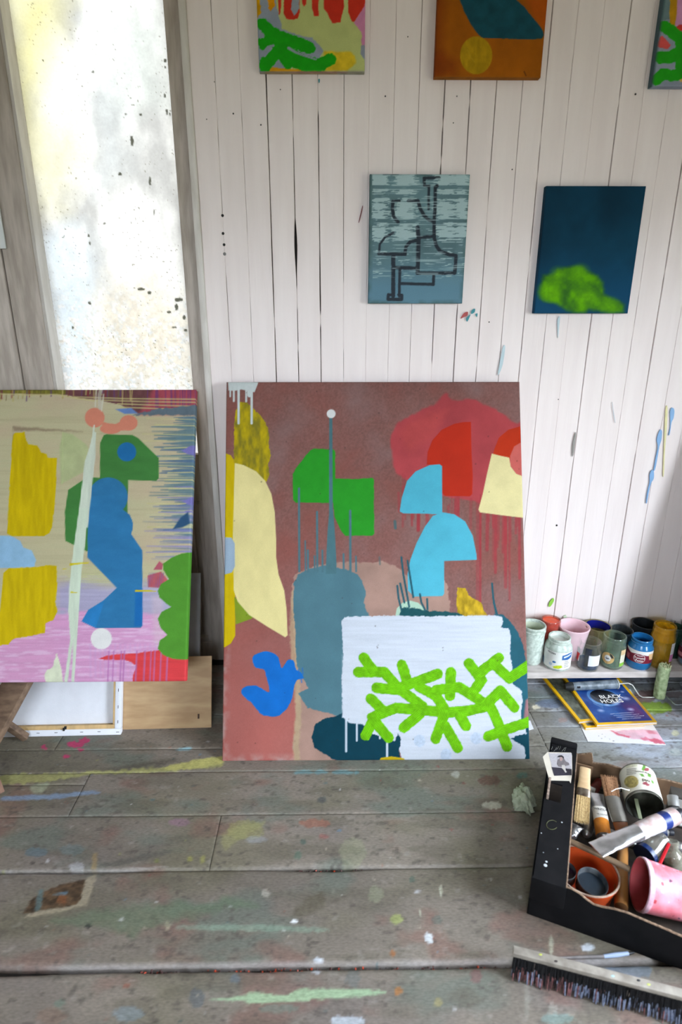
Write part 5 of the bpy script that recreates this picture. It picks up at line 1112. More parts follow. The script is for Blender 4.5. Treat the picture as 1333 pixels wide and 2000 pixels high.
# ================================================================== MAGAZINES, WATERCOLOUR SHEET, ROLLER, TRAY
def flat_grid(name, O, U, V, W, H, nu, nv, base, paint, m, parent, org, lift=None):
    UU, VV = np.meshgrid(np.linspace(0, W, nu), np.linspace(0, H, nv))
    P = np.array(O, float)+UU[..., None]*np.array(U)+VV[..., None]*np.array(V)
    if lift is not None: P[..., 2] += lift(UU, VV)
    R = Ras(UU*1000, (H-VV)*1000, base)
    paint(R, W*1000, H*1000)
    return grid_obj(name, P, R.out(), m, parent, org=org)
M_GLOSS = mat_col('glossy_print', rough=0.25, bump=0.02, fine=0.02, spec=0.5)
M_PAGES = mat('page_edges', L(206, 198, 192), .7, col2=L(170, 162, 158), scale=400, stretch=(.02, .02, 1))
M_YCOV = mat('yellow_cover', L(238, 184, 20), .3, var=.03)
COVERS = []
def magazine(BLp, ang, z0, th, label, paint):
    U = np.array((math.cos(ang), math.sin(ang), 0)); V = np.array((-math.sin(ang), math.cos(ang), 0)); W, H = .172, .250
    O = np.array((BLp[0], BLp[1], z0))
    o = thing('magazine', O+U*W/2+V*H/2, label, 'magazine', 'yellow-bordered magazines in a stack')
    M = Matrix(((U[0], V[0], 0, O[0]), (U[1], V[1], 0, O[1]), (0, 0, 1, O[2]), (0, 0, 0, 1)))
    MB().box(0.0005, W-.001, .001, H-.001, .0006, th-.0006, M).build('pages', M_PAGES, o, org=o.location)
    MB().box(-.0006, .0003, 0, H, 0, th-.0002, M).build('spine', M_YCOV, o, org=o.location)
    MB().box(0, W, 0, H, 0, .0005, M).build('back_cover', M_YCOV, o, org=o.location)
    fc = flat_grid('front_cover', O+np.array((0, 0, th)), U, V, W, H, 110, 150, (240, 186, 22), paint, M_GLOSS, o, o.location)
    COVERS.append(fc)
    return o, O+np.array((0, 0, th)), U, V
def cov_plain(R, W, H): R.poly([(9, 9), (W-9, 9), (W-9, H-9), (9, H-9)], (92, 96, 84), raw=True, var=.5, vs=(9, 14))
def cov_space(R, W, H):
    R.poly([(9, 9), (W-9, 9), (W-9, H-9), (9, H-9)], (44, 96, 172), raw=True, var=.6, vs=(40, 40), dark=(22, 46, 112))
    R.poly([(95, 150), (W-9, 130), (W-9, H-9), (110, H-9)], (52, 30, 88), raw=True, soft=40, alpha=.7); R.poly([(120, 175), (W-12, 165), (W-12, 225), (125, 220)], (132, 52, 96), raw=True, soft=30, alpha=.5, warp=6)
    for k in range(7): R.stroke([(78+44*math.cos(t), 128+42*math.sin(t)) for t in np.linspace(.4*k, .4*k+1.8, 14)], 2.2, (120, 178, 230), raw=True, alpha=.5, soft=3, taper=(.3, 1))
    R.disc((78, 128), (46, 42), (104, 166, 226), raw=True, alpha=.55, soft=10, var=.2); R.disc((80, 128), (40, 35), (16, 16, 24), raw=True, var=0, soft=2)
    for k in range(12): R.stroke([(44+k*1.8, 112+k*3), (34+k*1.5, 160+k*2)], .8, (190, 214, 240), raw=True, alpha=.55, soft=1)
    for x, y, s_ in ((98, 158, 7), (40, 190, 5), (128, 190, 5), (140, 140, 6), (110, 120, 4), (70, 165, 4), (146, 108, 3)): R.disc((x, y), (s_*1.5, s_), (196, 206, 240), raw=True, soft=s_*2, alpha=.8)
    for k, (a, c_) in enumerate(((60, 128), (66, 140), (70, 150), (82, 136))): R.stroke([(a, 206+k*8), (c_, 204+k*8)], 1.6, (206, 212, 226), raw=True, alpha=.85, soft=1, warp=.6)
tl = onZ(1167, 1416, .021)
mg1, O1, U1, V1 = magazine((tl[0]-.028, tl[1]+.004), math.radians(4.5), .0015, .0065, 'lowest yellow-bordered magazine of the stack, on the watercolour sheet', cov_plain)
mg2, O2, U2_, V2_ = magazine((tl[0]-.040, tl[1]+.022), math.radians(8), .0082, .0060, 'middle yellow-bordered magazine with a dark cover, mostly covered', cov_plain)
mg3, O3, U3_, V3_ = magazine((tl[0], tl[1]), math.radians(3.0), .0144, .0066, 'top magazine with blue space cover reading BLACK HOLES', cov_space)
def cov_uv(x, y):
    q = onZ(x, y, .021)-O3; return float(q@U3_), float(q@V3_)
def on_cover(u, v, dz=.0004): return O3+U3_*u+V3_*v+np.array((0, 0, dz))
cov3 = COVERS[-1]
lettering('BLACK', .0225, W_INK, cov3, M=Matrix.Translation(-Vector(mg3.location))@frame_M(on_cover(*cov_uv(1194, 1361)), U3_, V3_), bold=True, spacing=1.0)
lettering('HOLES', .0225, W_INK, cov3, M=Matrix.Translation(-Vector(mg3.location))@frame_M(on_cover(*cov_uv(1196, 1369.5)), U3_, V3_), bold=True, spacing=1.0)
# watercolour sheet
M_PAPER = mat_col('watercolour_paper', rough=.7, bump=.25, bscale=300, fine=.02)
P0 = onZ(1149, 1449); P1 = onZ(1302, 1456); P3 = onZ(1085, 1345)
Ux = P1-P0; Wd = np.linalg.norm(Ux); Ux /= Wd; Vx = np.array((-Ux[1], Ux[0], 0))
sh = thing('watercolour_sheet', P0+Ux*Wd/2+Vx*.12, 'white paper sheet with pink watercolour washes under the magazines', 'paper')
def wc(R, W, H):
    R.poly([(W*.38, H-48), (W*.70, H-60), (W+2, H-58), (W+2, H-14), (W*.92, H-6), (W*.80, H-14), (W*.62, H-20), (W*.50, H-30)], (232, 190, 206), raw=True, warp=5, wscale=9, soft=3, var=.1)
    R.poly([(W*.38, H-50), (W*.48, H-38), (W*.60, H-28), (W*.56, H-22), (W*.44, H-32)], (214, 96, 120), raw=True, warp=4, soft=3, alpha=.8)
    R.poly([(W*.80, H-20), (W*.90, H-26), (W*.98, H-20), (W+2, H-4), (W*.86, H-6)], (210, 86, 110), raw=True, warp=4, soft=4, alpha=.8); R.poly([(W*.85, H-58), (W*.95, H-58), (W*.97, H-44), (W*.86, H-44)], (220, 120, 140), raw=True, warp=3, soft=5, alpha=.7)
    R.poly([(W*.70, H-22), (W*.80, H-30), (W*.84, H-20), (W*.74, H-14)], (216, 106, 130), raw=True, warp=3, soft=4, alpha=.7)
    for x, y in ((.20, 14), (.26, 20), (.18, 24), (.30, 12), (.24, 30), (.34, 6)): R.disc((W*x, H-y-2), (1.6, .9), (70, 66, 78), raw=True, warp=.6)
flat_grid('sheet', (P0[0], P0[1], .0006), Ux, Vx, Wd, .25, 90, 100, (236, 234, 238), wc, M_PAPER, sh, sh.location, lift=lambda u, v: 0.0006*np.sin(u*60)*np.clip(1-v/.03, 0, 1)**2+.0004)
# torn paper scrap peeping from behind the canvas
q0 = onZ(1036, 1408); q1 = onZ(1043, 1424); q2 = onZ(1034, 1427); q3 = onZ(1030, 1410)
scp = thing('paper_scrap', (q0+q2)/2, 'small white paper scrap by the right foot of the large painting', 'paper')
MB().slab([q0+[0, 0, .0022], q1+[0, 0, .0012], q2+[0, 0, .0012], q3+[0, 0, .0018]][::-1], .0008).build('scrap', M_WCANVAS, scp, org=scp.location)

# mini paint roller: handle on the magazine, wire cage, sleeve standing up
hA = onZ(1113, 1341, .0345); hB = onZ(1206, 1336, .0345)
rl = thing('paint_roller', onZ(1287, 1362), 'mini paint roller with grey handle on the magazines and upright green sleeve', 'paint roller')
d = Vector(hB)-Vector(hA); Ln = d.length; d.normalize()
pts = [Vector(hA)+d*(Ln*t) for t in (0, .03, .2, .5, .8, .96, 1.0)]
M_HANDLE = mat('paint_smeared_grey_handle', L(128, 138, 148), .4, col2=L(74, 86, 96), scale=60)
MB().tube(pts, [.010, .0122, .0128, .0132, .0138, .0142, .0128], 20).build('handle', M_HANDLE, rl, smooth=True, org=rl.location)
MB().tube([Vector(hA)+d*(Ln*t) for t in (-.10, -.02, .06)], [.008, .0132, .0134], 20).build('grip_end', mat('rubber_black', L(30, 32, 34), .5), rl, smooth=True, org=rl.location)
MB().tube([Vector(hA)+d*(Ln*t) for t in (.985, .995, 1.01)], [.0146, .0150, .0140], 20).build('end_ring', mat('pale_ring', L(186, 186, 178), .4), rl, smooth=True, org=rl.location)
q = Vector(hA)+d*(Ln*.16)+Vector((0, -.0115, .004)); MB().box(q.x-.005, q.x+.005, q.y-.0014, q.y+.0016, q.z-.003, q.z+.003, bev=.001).build('hang_slot', K_INK, rl, org=rl.location)
wp = [Vector(hB), Vector(onZ(1228, 1334, .034)), Vector(onZ(1236, 1338, .028)), Vector(onZ(1249, 1358, .006)), Vector(onZ(1256, 1362, .004)), Vector(onZ(1276, 1362, .004)), Vector(onZ(1287, 1360, .006)), Vector(onZ(1287, 1360, .006))+Vector((0, 0, .09))]
MB().tube(wp, .0022, 10).build('wire_arm', mat('zinc_wire', L(196, 196, 190), .3, metal=.5), rl, smooth=True, org=rl.location)
b0_ = Vector(onZ(1287, 1360, .004))+Vector((0, -.002, 0)); nk = 64; rsx = random.Random(3)
M_SLEEVE = mat('pale_green_crusted_sleeve', L(186, 200, 158), .8, col2=L(132, 150, 108), scale=70, bump=.8, bscale=160)
MB2 = MB(); vs = []; fs = []
NS, NA = 40, 36
for i in range(NS):
    z = .108*i/(NS-1)
    for k in range(NA):
        a = 2*math.pi*k/NA; rr = .0165*(1+.05*math.sin(a*5+z*30)+.06*(vn(np.array(a*4.0), np.array(z*90), 5)-.5))+.0012*(vn(np.array(a*9.), np.array(z*260), 8)-.5)
        rr *= (1.0 if 1 < i < NS-2 else .93); vs.append((b0_.x+rr*math.cos(a), b0_.y+rr*math.sin(a), b0_.z+z))
for i in range(NS-1):
    for k in range(NA): fs.append((i*NA+k, i*NA+(k+1) % NA, (i+1)*NA+(k+1) % NA, (i+1)*NA+k))
fs.append(tuple(range(NA))[::-1]); fs.append(tuple((NS-1)*NA+k for k in range(NA)))
MB2.add(vs, fs).build('sleeve', M_SLEEVE, rl, smooth=True, org=rl.location)
b = MB()
for k in range(60):
    a = rsx.uniform(0, 6.28); rr = rsx.uniform(.004, .0165); x = b0_.x+rr*math.cos(a); y = b0_.y+rr*math.sin(a); z = b0_.z+.108
    b.tube([(x, y, z-.004), (x+rsx.uniform(-.003, .003), y+rsx.uniform(-.003, .003), z+rsx.uniform(.001, .005))], [.0014, .0005], 5)
tag(b.build('crusted_fibres', mat('cream_crust', L(206, 206, 170), .8), rl, org=rl.location), kind='stuff')

# clear plastic trays at the right edge
GL_TRAY = mat_glass('clear_tray_plastic', (.93, .95, .97), .16, .05, .10, L(200, 205, 215))
def tray(name, label, cpx, rot, w, dpt, h, z=0.0):
    c_ = onZ(cpx[0], cpx[1], z); o = thing(name, c_, label, 'tray', rz=rot)
    def ring(s_, zz, r=.008):
        pts = []
        for sx, sy, a0 in ((1, 1, 0), (-1, 1, 90), (-1, -1, 180), (1, -1, 270)):
            for k in range(5):
                a = math.radians(a0+k*22.5); pts.append((sx*(w/2-r)*s_+r*math.cos(a), sy*(dpt/2-r)*s_+r*math.sin(a), zz))
        return pts
    rings = [ring(.90, .001), ring(1, h), ring(1.06, h+.0004), ring(1.06, h-.003)]
    n = len(rings[0]); v = [q for r_ in rings for q in r_]
    f = [(i*n+k, i*n+(k+1) % n, (i+1)*n+(k+1) % n, (i+1)*n+k) for i in range(3) for k in range(n)]
    MB().add(v[:n]+v[n:2*n], [tuple(range(n))]+f[:n]).build('tray_body', GL_TRAY, o, smooth=True)
    MB().add(v[n:], f[:2*n]).build('rim', mat_glass('tray_rim', (.85, .88, .9), .3, .05, .3, L(220, 225, 232)), o, smooth=True)
    return o
tray('plastic_tray', 'clear plastic tray on the floor right of the roller sleeve', (1335, 1371), .12, .095, .060, .018)
tray('plastic_tray', 'clear plastic tray set behind the nearer one under the shelf edge', (1362, 1352), .12, .09, .05, .022)

# ================================================================== CRUMPLED RAG, BROOM HEAD, THIN BRUSH
c0 = onZ(1022, 1572)
rag = thing('crumpled_rag', c0, 'crumpled pale green paper rag on the floor left of the black box', 'rag')
bm = bmesh.new(); bmesh.ops.create_icosphere(bm, subdivisions=4, radius=1.0)
for v in bm.verts:
    d = v.co.normalized(); x, y, z = d
    n = fbm(np.array(x*2.2+z*1.3+7), np.array(y*2.2-z*1.1), 501, 4); r1 = abs(2*fbm(np.array(x*3+z*2), np.array(y*3+z*1.5), 505, 3)-1); r2 = abs(2*fbm(np.array(x*6-z*2), np.array(y*6+z*4), 507, 3)-1)
    k = .82+1.0*(n-.5)+.42*r1+.02*r2
    v.co = Vector((x*k*.026, y*k*.036, max(z*k*.027, -.017)+.017))
me = bpy.data.meshes.new('rag_paper'); bm.to_mesh(me); bm.free()
me.materials.append(mat('pale_green_tissue', L(178, 184, 162), .8, col2=L(146, 154, 132), scale=40, bump=.2))
link(bpy.data.objects.new('rag_paper', me), rag)

a = onZ(1003, 1862, .052); c_ = onZ(1333, 1948, .052)
d = Vector((c_-a)); d.z = 0; d.normalize(); s = Vector((-d.y, d.x, 0)); LB = .46
br = thing('broom_head', Vector((a[0], a[1], 0))+d*LB/2, 'long wooden broom head with dark paint-clogged bristles in the right foreground', 'broom')
M_LATH = mat('paint_flecked_lath', L(172, 164, 154), .6, col2=L(132, 124, 116), scale=35, bump=.2)
A_ = Vector((a[0], a[1], .046)); Mx = Matrix(((d.x, s.x, 0, A_.x), (d.y, s.y, 0, A_.y), (0, 0, 1, A_.z), (0, 0, 0, 1)))
MB().box(0, LB, -.002, .013, 0, .009, Mx, bev=.0015).build('lath', M_LATH, br, smooth=True, org=br.location)
MB().box(.001, LB-.001, .000, .014, -.004, .0, Mx).build('rubber_strip', mat('rubber_black', L(30, 32, 34), .5), br, org=br.location)
rsb = random.Random(21)
def bristle_mat(name, c1, c2): return mat(name, L(*c1), .7, col2=L(*c2), scale=160)
BM = [MB(), MB(), MB()]
for k in range(1500):
    u = rsb.uniform(0.002, LB-.002); w_ = rsb.uniform(-.001, .013)
    p0 = Mx@Vector((u, w_, -.002)); lean = rsb.uniform(-.003, .003); out = rsb.uniform(0, .012)*(1 if w_ < .006 else -.3)
    pm = Mx@Vector((u+lean*.5, w_-out*.35, -.022)); p1 = Mx@Vector((u+lean, w_-out, -.0455+rsb.uniform(0, .003)))
    BM[0].tube([p0, pm, p1], [.0010, .0010, .0006], 4)
    if w_ < .006 and rsb.random() < .6:
        t = rsb.uniform(.42, .75); ps = p0.lerp(p1, t)+s*(-.0012); white = (u > .10 and rsb.random() < .75) or rsb.random() < .2
        (BM[1] if white else BM[2]).tube([ps, p1+s*(-.0014)], [.0011, .0009], 4)
tag(BM[0].build('bristles', bristle_mat('bristle_black', (26, 26, 30), (16, 16, 20)), br, org=br.location), kind='stuff')
tag(BM[1].build('painted_bristle_tips', bristle_mat('bristle_bluewhite', (150, 160, 186), (96, 104, 130)), br, org=br.location), kind='stuff')
tag(BM[2].build('painted_bristle_tips', bristle_mat('bristle_pink', (150, 100, 100), (96, 64, 66)), br, org=br.location), kind='stuff')
for u, w_, col in ((.045, .010, (186, 190, 96)), (.20, .009, (40, 40, 44)), (.215, .006, (190, 196, 110)), (.30, .012, (150, 190, 170)), (.07, .004, (60, 50, 50)), (.345, .008, (120, 84, 56)), (.36, .012, (120, 84, 56)), (.16, .004, (170, 200, 206))):
    q = Mx@Vector((u, w_*.8, .0092)); MB().lathe([(.0001, .0004), (.0012, .0003), (.0020, 0)], 9, Matrix.Translation(q)@Matrix.Scale(1.6, 4, (1, 0, 0))).build('paint_fleck', mat('fleck_%d_%d_%d' % col, L(*col), .5, var=.05), br, org=br.location)

q0 = onZ(1086, 1871, .004); q1 = onZ(1180, 1868, .004); q2 = onZ(1228, 1862, .004); q3 = onZ(1256, 1872, .002)
tb = thing('thin_paintbrush', q1*[1, 1, 0], 'thin paintbrush with pale blue handle tip lying beside the broom head', 'paintbrush')
Q0, Q1, Q2 = [Vector(v) for v in (q0, q1, q2)]
MB().tube([Q0, Q0.lerp(Q1, .5), Q1], [.0016, .0026, .0030], 10).build('handle', mat('greyed_handle', L(150, 142, 140), .5, col2=L(110, 104, 104)), tb, smooth=True, org=tb.location)
MB().tube([Q1, Q1.lerp(Q2, .5), Q2], [.0031, .0042, .0034], 10).build('blue_end', mat('pale_blue_enamel', L(170, 186, 214), .4, var=.06), tb, smooth=True, org=tb.location)
MB().tube([Q2, Q2+(Q2-Q1)*.25], [.0034, .0012], 10).build('tip', K_INK, tb, smooth=True, org=tb.location)

# ================================================================== BLACK CARDBOARD TRAY AND WHAT LIES IN IT
BO = Vector((0.371, -0.849, 0.0)); EX = Vector((0.915, -0.403, 0)).normalized(); EY = Vector((-EX.y, EX.x, 0)); EZ = Vector((0, 0, 1))
M_BLK = mat('black_printed_card', L(27, 26, 28), .75, col2=L(20, 20, 22), scale=30, bump=.12, bscale=90, stretch=(1, 1, 1), spec=.1)
M_KRAFT = mat('brown_corrugated_card', L(136, 106, 80), .8, col2=L(118, 90, 68), scale=30, bump=.2, bscale=120)
M_KEDGE = mat('torn_card_edge', L(150, 124, 102), .9, col2=L(104, 82, 66), scale=220)
def bl(x, y, z): return BO+EX*x+EY*y+EZ*z
def loc(P): d_ = Vector(P)-BO; return d_.dot(EX), d_.dot(EY), d_.z
bx = thing('cardboard_tray', bl(.30, .20, 0), 'black open cardboard fruit tray filled with brushes, tubes and pots', 'box')
MBX = Matrix(((EX.x, EY.x, 0, BO.x), (EX.y, EY.y, 0, BO.y), (0, 0, 1, 0), (0, 0, 0, 1)))
LX, LY, TH = .60, .405, .004
def bpart(name, b, m, sm=False, par=None): return b.build(name, m, par or bx, smooth=sm, org=bx.location)
def bbox(name, x0, x1, y0, y1, z0, z1, m, bev=.0008): return bpart(name, MB().box(x0, x1, y0, y1, z0, z1, MBX, bev=bev), m, True)
bbox('bottom', TH, LX-TH, TH, LY-TH, .001, .005, mat('shade_dark_tray_bottom', L(70, 58, 50), .8, col2=L(40, 35, 32), scale=25), 0)  # bottom colour darkened to stand in for the shade inside the tray
def card_wall(name, prof, y0, y1, mo, mi, axis='x'):
    """upright card: outline prof [(s,z)...] from floor, outer ply and inner ply as two skins with a torn edge"""
    pts = [(prof[0][0], 0.0)]+prof+[(prof[-1][0], 0.0)]
    f = (lambda s_, t_, z_: bl(s_, t_, z_)) if axis == 'x' else (lambda s_, t_, z_: bl(t_, s_, z_))
    up = (EY if axis == 'x' else EX)
    n = len(pts); outer = [f(s_, y0, z_) for s_, z_ in pts]; 
    w = bpart(name, MB().slab(outer, -(y1-y0)*.42, tuple(up)), mo)
    inner = [f(s_, y0+(y1-y0)*.42, z_) for s_, z_ in pts]
    bpart('inner_ply', MB().slab(inner, -(y1-y0)*.58, tuple(up)), mi, par=w)
    e = MB(); 
    for (s0, z0), (s1, z1) in zip(prof[:-1], prof[1:]):
        p0 = f(s0, (y0+y1)/2, z0); p1 = f(s1, (y0+y1)/2, z1)
        if (p1-p0).length > .002: e.tube([p0, p0.lerp(p1, .5), p1], .0021, 6)
    bpart('torn_edge', e, M_KEDGE, par=w)
    return w
fp = []
for x, y in ((1104, 1733), (1118, 1738), (1132, 1746), (1146, 1758), (1160, 1768), (1178, 1773), (1200, 1777), (1225, 1784), (1262, 1800), (1300, 1816), (1345, 1836)):
    a = loc(onP(x, y, BO, np.array(EY))); fp.append((a[0], a[2]))
fz = fp[-1][1]
fp = [(0.0, fp[0][1]-.004)]+fp+[(max(LX, fp[-1][0]+.02), fz-.002)]
LX = max(LX, fp[-1][0])
card_wall('front_wall', fp, 0, TH, M_BLK, M_KRAFT)
bp_ = []
for x, y in ((1112, 1474), (1156, 1470), (1158, 1489), (1190, 1492), (1218, 1501), (1262, 1516), (1300, 1522), (1345, 1533)):
    a = loc(onP(x, y, bl(0, LY, 0), np.array(EY))); bp_.append((a[0], a[2]))
bp_ = [(0.02, bp_[0][1])]+bp_+[(LX, bp_[-1][1])]
card_wall('rear_wall', bp_, LY-TH, LY, M_KRAFT, M_KRAFT)
card_wall('right_wall', [(0, .09), (LY, .09)], LX-TH, LX, M_BLK, M_KRAFT, 'y')
# left end: hollow ledge with a handle hole
HL, WL = .098, .060
bbox('end_wall', -.001, .003, 0, LY, 0, HL, M_BLK)
hy0, hy1, hx0, hx1 = .205, .262, .012, .036
for x0, x1, y0, y1 in ((0, hx0, -.004, LY), (hx1, WL, -.004, LY), (hx0, hx1, -.004, hy0), (hx0, hx1, hy1, LY)):
    bpart('ledge', MB().box(x0, x1, y0, y1, HL-.004, HL, MBX), M_BLK)
bbox('ledge_fold', -.001, WL+.001, -.0045, -.0005, .046, HL-.0005, M_BLK, .0015)
bbox('handle_flap', .006, .011, hy0, hy1, HL-.010, HL+.012, mat('corrugated_pale_edge', L(170, 150, 136), .9, col2=L(110, 92, 82), scale=260))
bbox('ledge_curl', -.001, WL, LY-.012, LY+.004, HL-.001, HL+.010, M_BLK, .004)
bpart('ledge_edge', MB().tube([bl(WL+.0005, .0, HL-.002), bl(WL+.0005, LY*.5, HL-.002), bl(WL+.0005, LY-.02, HL-.002)], .0018, 6), M_KEDGE)
q = loc(onZ(1110, 1475, HL)); bbox('corner_flap', WL+.002, .100, LY-.022, LY-.018, .02, bp_[1][1]-.002, M_KRAFT)
rsx = random.Random(4)
FLK = mat('fleck_white', L(206, 212, 220), .5); 
for x, y, r_ in ((1066, 1690, .0035), (1068, 1683, .0022), (1098, 1606, .0016), (1058, 1627, .0013), (1090, 1658, .0012), (1062, 1665, .001)):
    p = onZ(x, y, HL+.0004); bpart('paint_fleck', MB().lathe([(.0001, .0005), (r_*.7, .0004), (r_, 0)], 10, Matrix.Translation(p)), FLK)
rg = [Vector(onZ(1079+11*math.cos(t), 1611+9*math.sin(t), HL+.0005)) for t in np.linspace(.6, 5.6, 22)]
bpart('ring_stain', MB().tube(rg, .0006, 5), mat('olive_stain', L(90, 92, 60), .7))
for k in range(7):
    x0 = 1072+k*5.2; p0 = Vector(onZ(x0, 1466+rsx.uniform(-3, 2), HL+.0005)); p1 = Vector(onZ(x0+rsx.uniform(2, 6), 1459+rsx.uniform(-3, 2), HL+.0005))
    bpart('scuff', MB().tube([p0, p0.lerp(p1, .6)+Vector((.001, 0, 0)), p1], .0005, 4), mat('scuff_grey', L(110, 108, 106), .7))

# postcard lying on the ledge
pz = HL+.0006
pc = thing('postcard', onZ(1092, 1496, pz), 'small torn postcard with a seated figure, lying on the tray ledge', 'postcard')
def pslab(name, pts, m, dz, t=.0004): return MB().slab([Vector(onZ(x, y, pz+dz)) for x, y in pts][::-1], t).build(name, m, pc, org=pc.location)
pslab('card', [(1069.7, 1469), (1116, 1470), (1118, 1475), (1118.5, 1512), (1115.5, 1530), (1112.6, 1525), (1073.6, 1524), (1061, 1478)], mat('aged_card', L(222, 212, 198), .6, var=.04), .0004)
PD = [mat('print_pale', L(190, 184, 190), .5, var=.1, scale=300), mat('print_dark', L(52, 48, 62), .5, var=.15, scale=300), mat('print_mid', L(128, 120, 124), .5, var=.2, scale=500), mat('print_hat', L(40, 36, 44), .5, var=.1), mat('print_skin', L(176, 148, 144), .5, var=.1), mat('print_light', L(206, 200, 196), .5, var=.1)]
pslab('printed_picture', [(1072, 1471), (1117.5, 1471), (1117.5, 1514), (1083, 1515)], PD[0], .0006, .0002)
pslab('printed_picture', [(1078, 1498), (1098, 1500), (1117.5, 1502), (1117.5, 1514), (1083, 1515)], PD[1], .0008, .0002)
pslab('printed_picture', [(1089, 1493), (1090, 1484), (1095, 1480), (1102, 1481), (1106, 1487), (1112, 1490), (1113, 1494), (1104, 1496), (1098, 1498), (1092, 1497)], PD[2], .0010, .0002)
pslab('printed_picture', [(1098, 1494), (1104, 1494), (1106, 1505), (1108, 1508), (1105, 1509), (1101, 1503), (1098, 1500)], PD[5], .0012, .0002)
pslab('printed_picture', [(1094, 1478), (1099, 1477.5), (1100, 1484), (1096, 1487), (1094, 1484)], PD[4], .0012, .0002)
pslab('printed_picture', [(1089.5, 1479), (1092, 1475.5), (1098, 1475), (1102, 1478), (1102.5, 1482), (1098, 1478.5), (1093, 1478.5)], PD[3], .0014, .0002)

# --- helpers for the things in the tray
M_FOIL = mat('crumpled_foil', L(196, 196, 198), .28, metal=.9, var=.12, scale=40, bump=.6, bscale=45)
M_FOILD = mat('dull_foil', L(150, 148, 146), .4, metal=.8, var=.2, scale=40, bump=.6, bscale=45)
def Pz(x, y, z): return Vector(onZ(x, y, z))
def crumple(o, amp, sc, seed):
    me = o.data
    for v in me.vertices:
        c_ = v.co; k = fbm(np.array((c_.x+c_.z*.7)*sc), np.array((c_.y-c_.z*.6)*sc), seed, 3)-.5; v.co.z += amp*2*float(k)
def tube_thing(label, A, B, wA, r, parts, cap, crim=.003, amp=.002, seed=1, name='paint_tube', roll=None):
    """oil-paint tube from crimped end A to shoulder B; parts: list of (t0,t1,material,name)"""
    o = thing(name, (A+B)/2-Vector((0, 0, min(r, .02))), label, 'paint tube')
    d_ = (B-A)
    def rad(t): 
        k = min(1, t/.75); return (wA+(r-wA)*k, crim*.35+(r-crim*.35)*(k**.75))
    for t0, t1, m, nm in parts:
        ts = np.linspace(t0, t1, max(3, int((t1-t0)*26)))
        pr_ = MB().tube([A+d_*t for t in ts], 0, 24, flat=[rad(t) for t in ts], cap=True).build(nm, m, o, smooth=True, org=o.location)
        crumple(pr_, amp, 90, seed)
    u = d_.normalized()
    MB().tube([B, B+u*.004, B+u*.008], [r*.98, r*.8, r*.42], 20).build('shoulder', M_FOIL, o, smooth=True, org=o.location)
    if cap:
        cm, cl, cr = cap
        MB().tube([B+u*.007, B+u*.009, B+u*(.007+cl*.95), B+u*(.007+cl)], [cr*.96, cr, cr*.96, cr*.88], 18).build('cap', cm, o, smooth=True, org=o.location)
    return o
def flat_brush(label, A, F0, F1, T, wd, th, mh, mf, mbr, name='flat_paintbrush', taper=.6):
    """handle end A, ferrule F0..F1, bristle tip T"""
    o = thing(name, (A+T)/2-Vector((0, 0, th)), label, 'paintbrush')
    def tb(nm, a, c_, fl, m): return MB().tube([a+(c_-a)*t for t in np.linspace(0, 1, len(fl))], 0, 20, flat=fl).build(nm, m, o, smooth=True, org=o.location)
    tb('handle', A, F0, [(wd*taper, th*.7), (wd*taper*1.02, th*.8), (wd*.85, th*.8), (wd*.97, th*.85)], mh)
    tb('ferrule', F0, F1, [(wd*1.02, th), (wd*1.05, th*1.05), (wd*1.02, th), (wd*1.05, th*1.05), (wd*1.0, th)], mf)
    b_ = MB(); rr = random.Random(len(label)); d_ = (T-F1); sx = d_.cross(EZ).normalized(); sz = sx.cross(d_).normalized()
    core = tb('bristle_core', F1-d_*.05, F1+d_*.93, [(wd*.93, th*.8), (wd*.98, th*.75), (wd*1.0, th*.5)], mbr)
    for k in range(150):
        a = rr.uniform(-1, 1); c_ = rr.uniform(.4, 1)*(1 if rr.random() < .8 else -1); p0 = F1+sx*(a*wd*.92)+sz*(c_*th*.82); p1 = F1+d_*rr.uniform(.9, 1.04)+sx*(a*wd*1.03+rr.uniform(-.001, .001))+sz*(c_*th*.5)
        b_.tube([p0, p0.lerp(p1, .5)+sz*.0004, p1], [.00055, .0005, .0003], 4)
    tag(b_.build('bristles', mbr, core, org=o.location), kind='stuff')
    return o
M_BEECH = mat('pale_beech', L(206, 176, 138), .5, col2=L(186, 154, 116), scale=20, stretch=(1, 1, 6))
M_FERR = mat('nickel_ferrule', L(150, 146, 140), .3, metal=.85, var=.15)
M_HOG = mat('hog_bristle', L(206, 178, 126), .6, col2=L(168, 138, 92), scale=300)
# flat brush standing in the back-left corner
flat_brush('flat brush with pale wooden handle and straw bristles beside the postcard', Pz(1144, 1500, .118), Pz(1141, 1541, .098), Pz(1140, 1556, .090), Pz(1136, 1608, .062), .0145, .0055, M_BEECH, mat('brown_band_ferrule', L(150, 138, 126), .3, metal=.7, col2=L(84, 66, 54), scale=60), M_HOG, taper=.8)
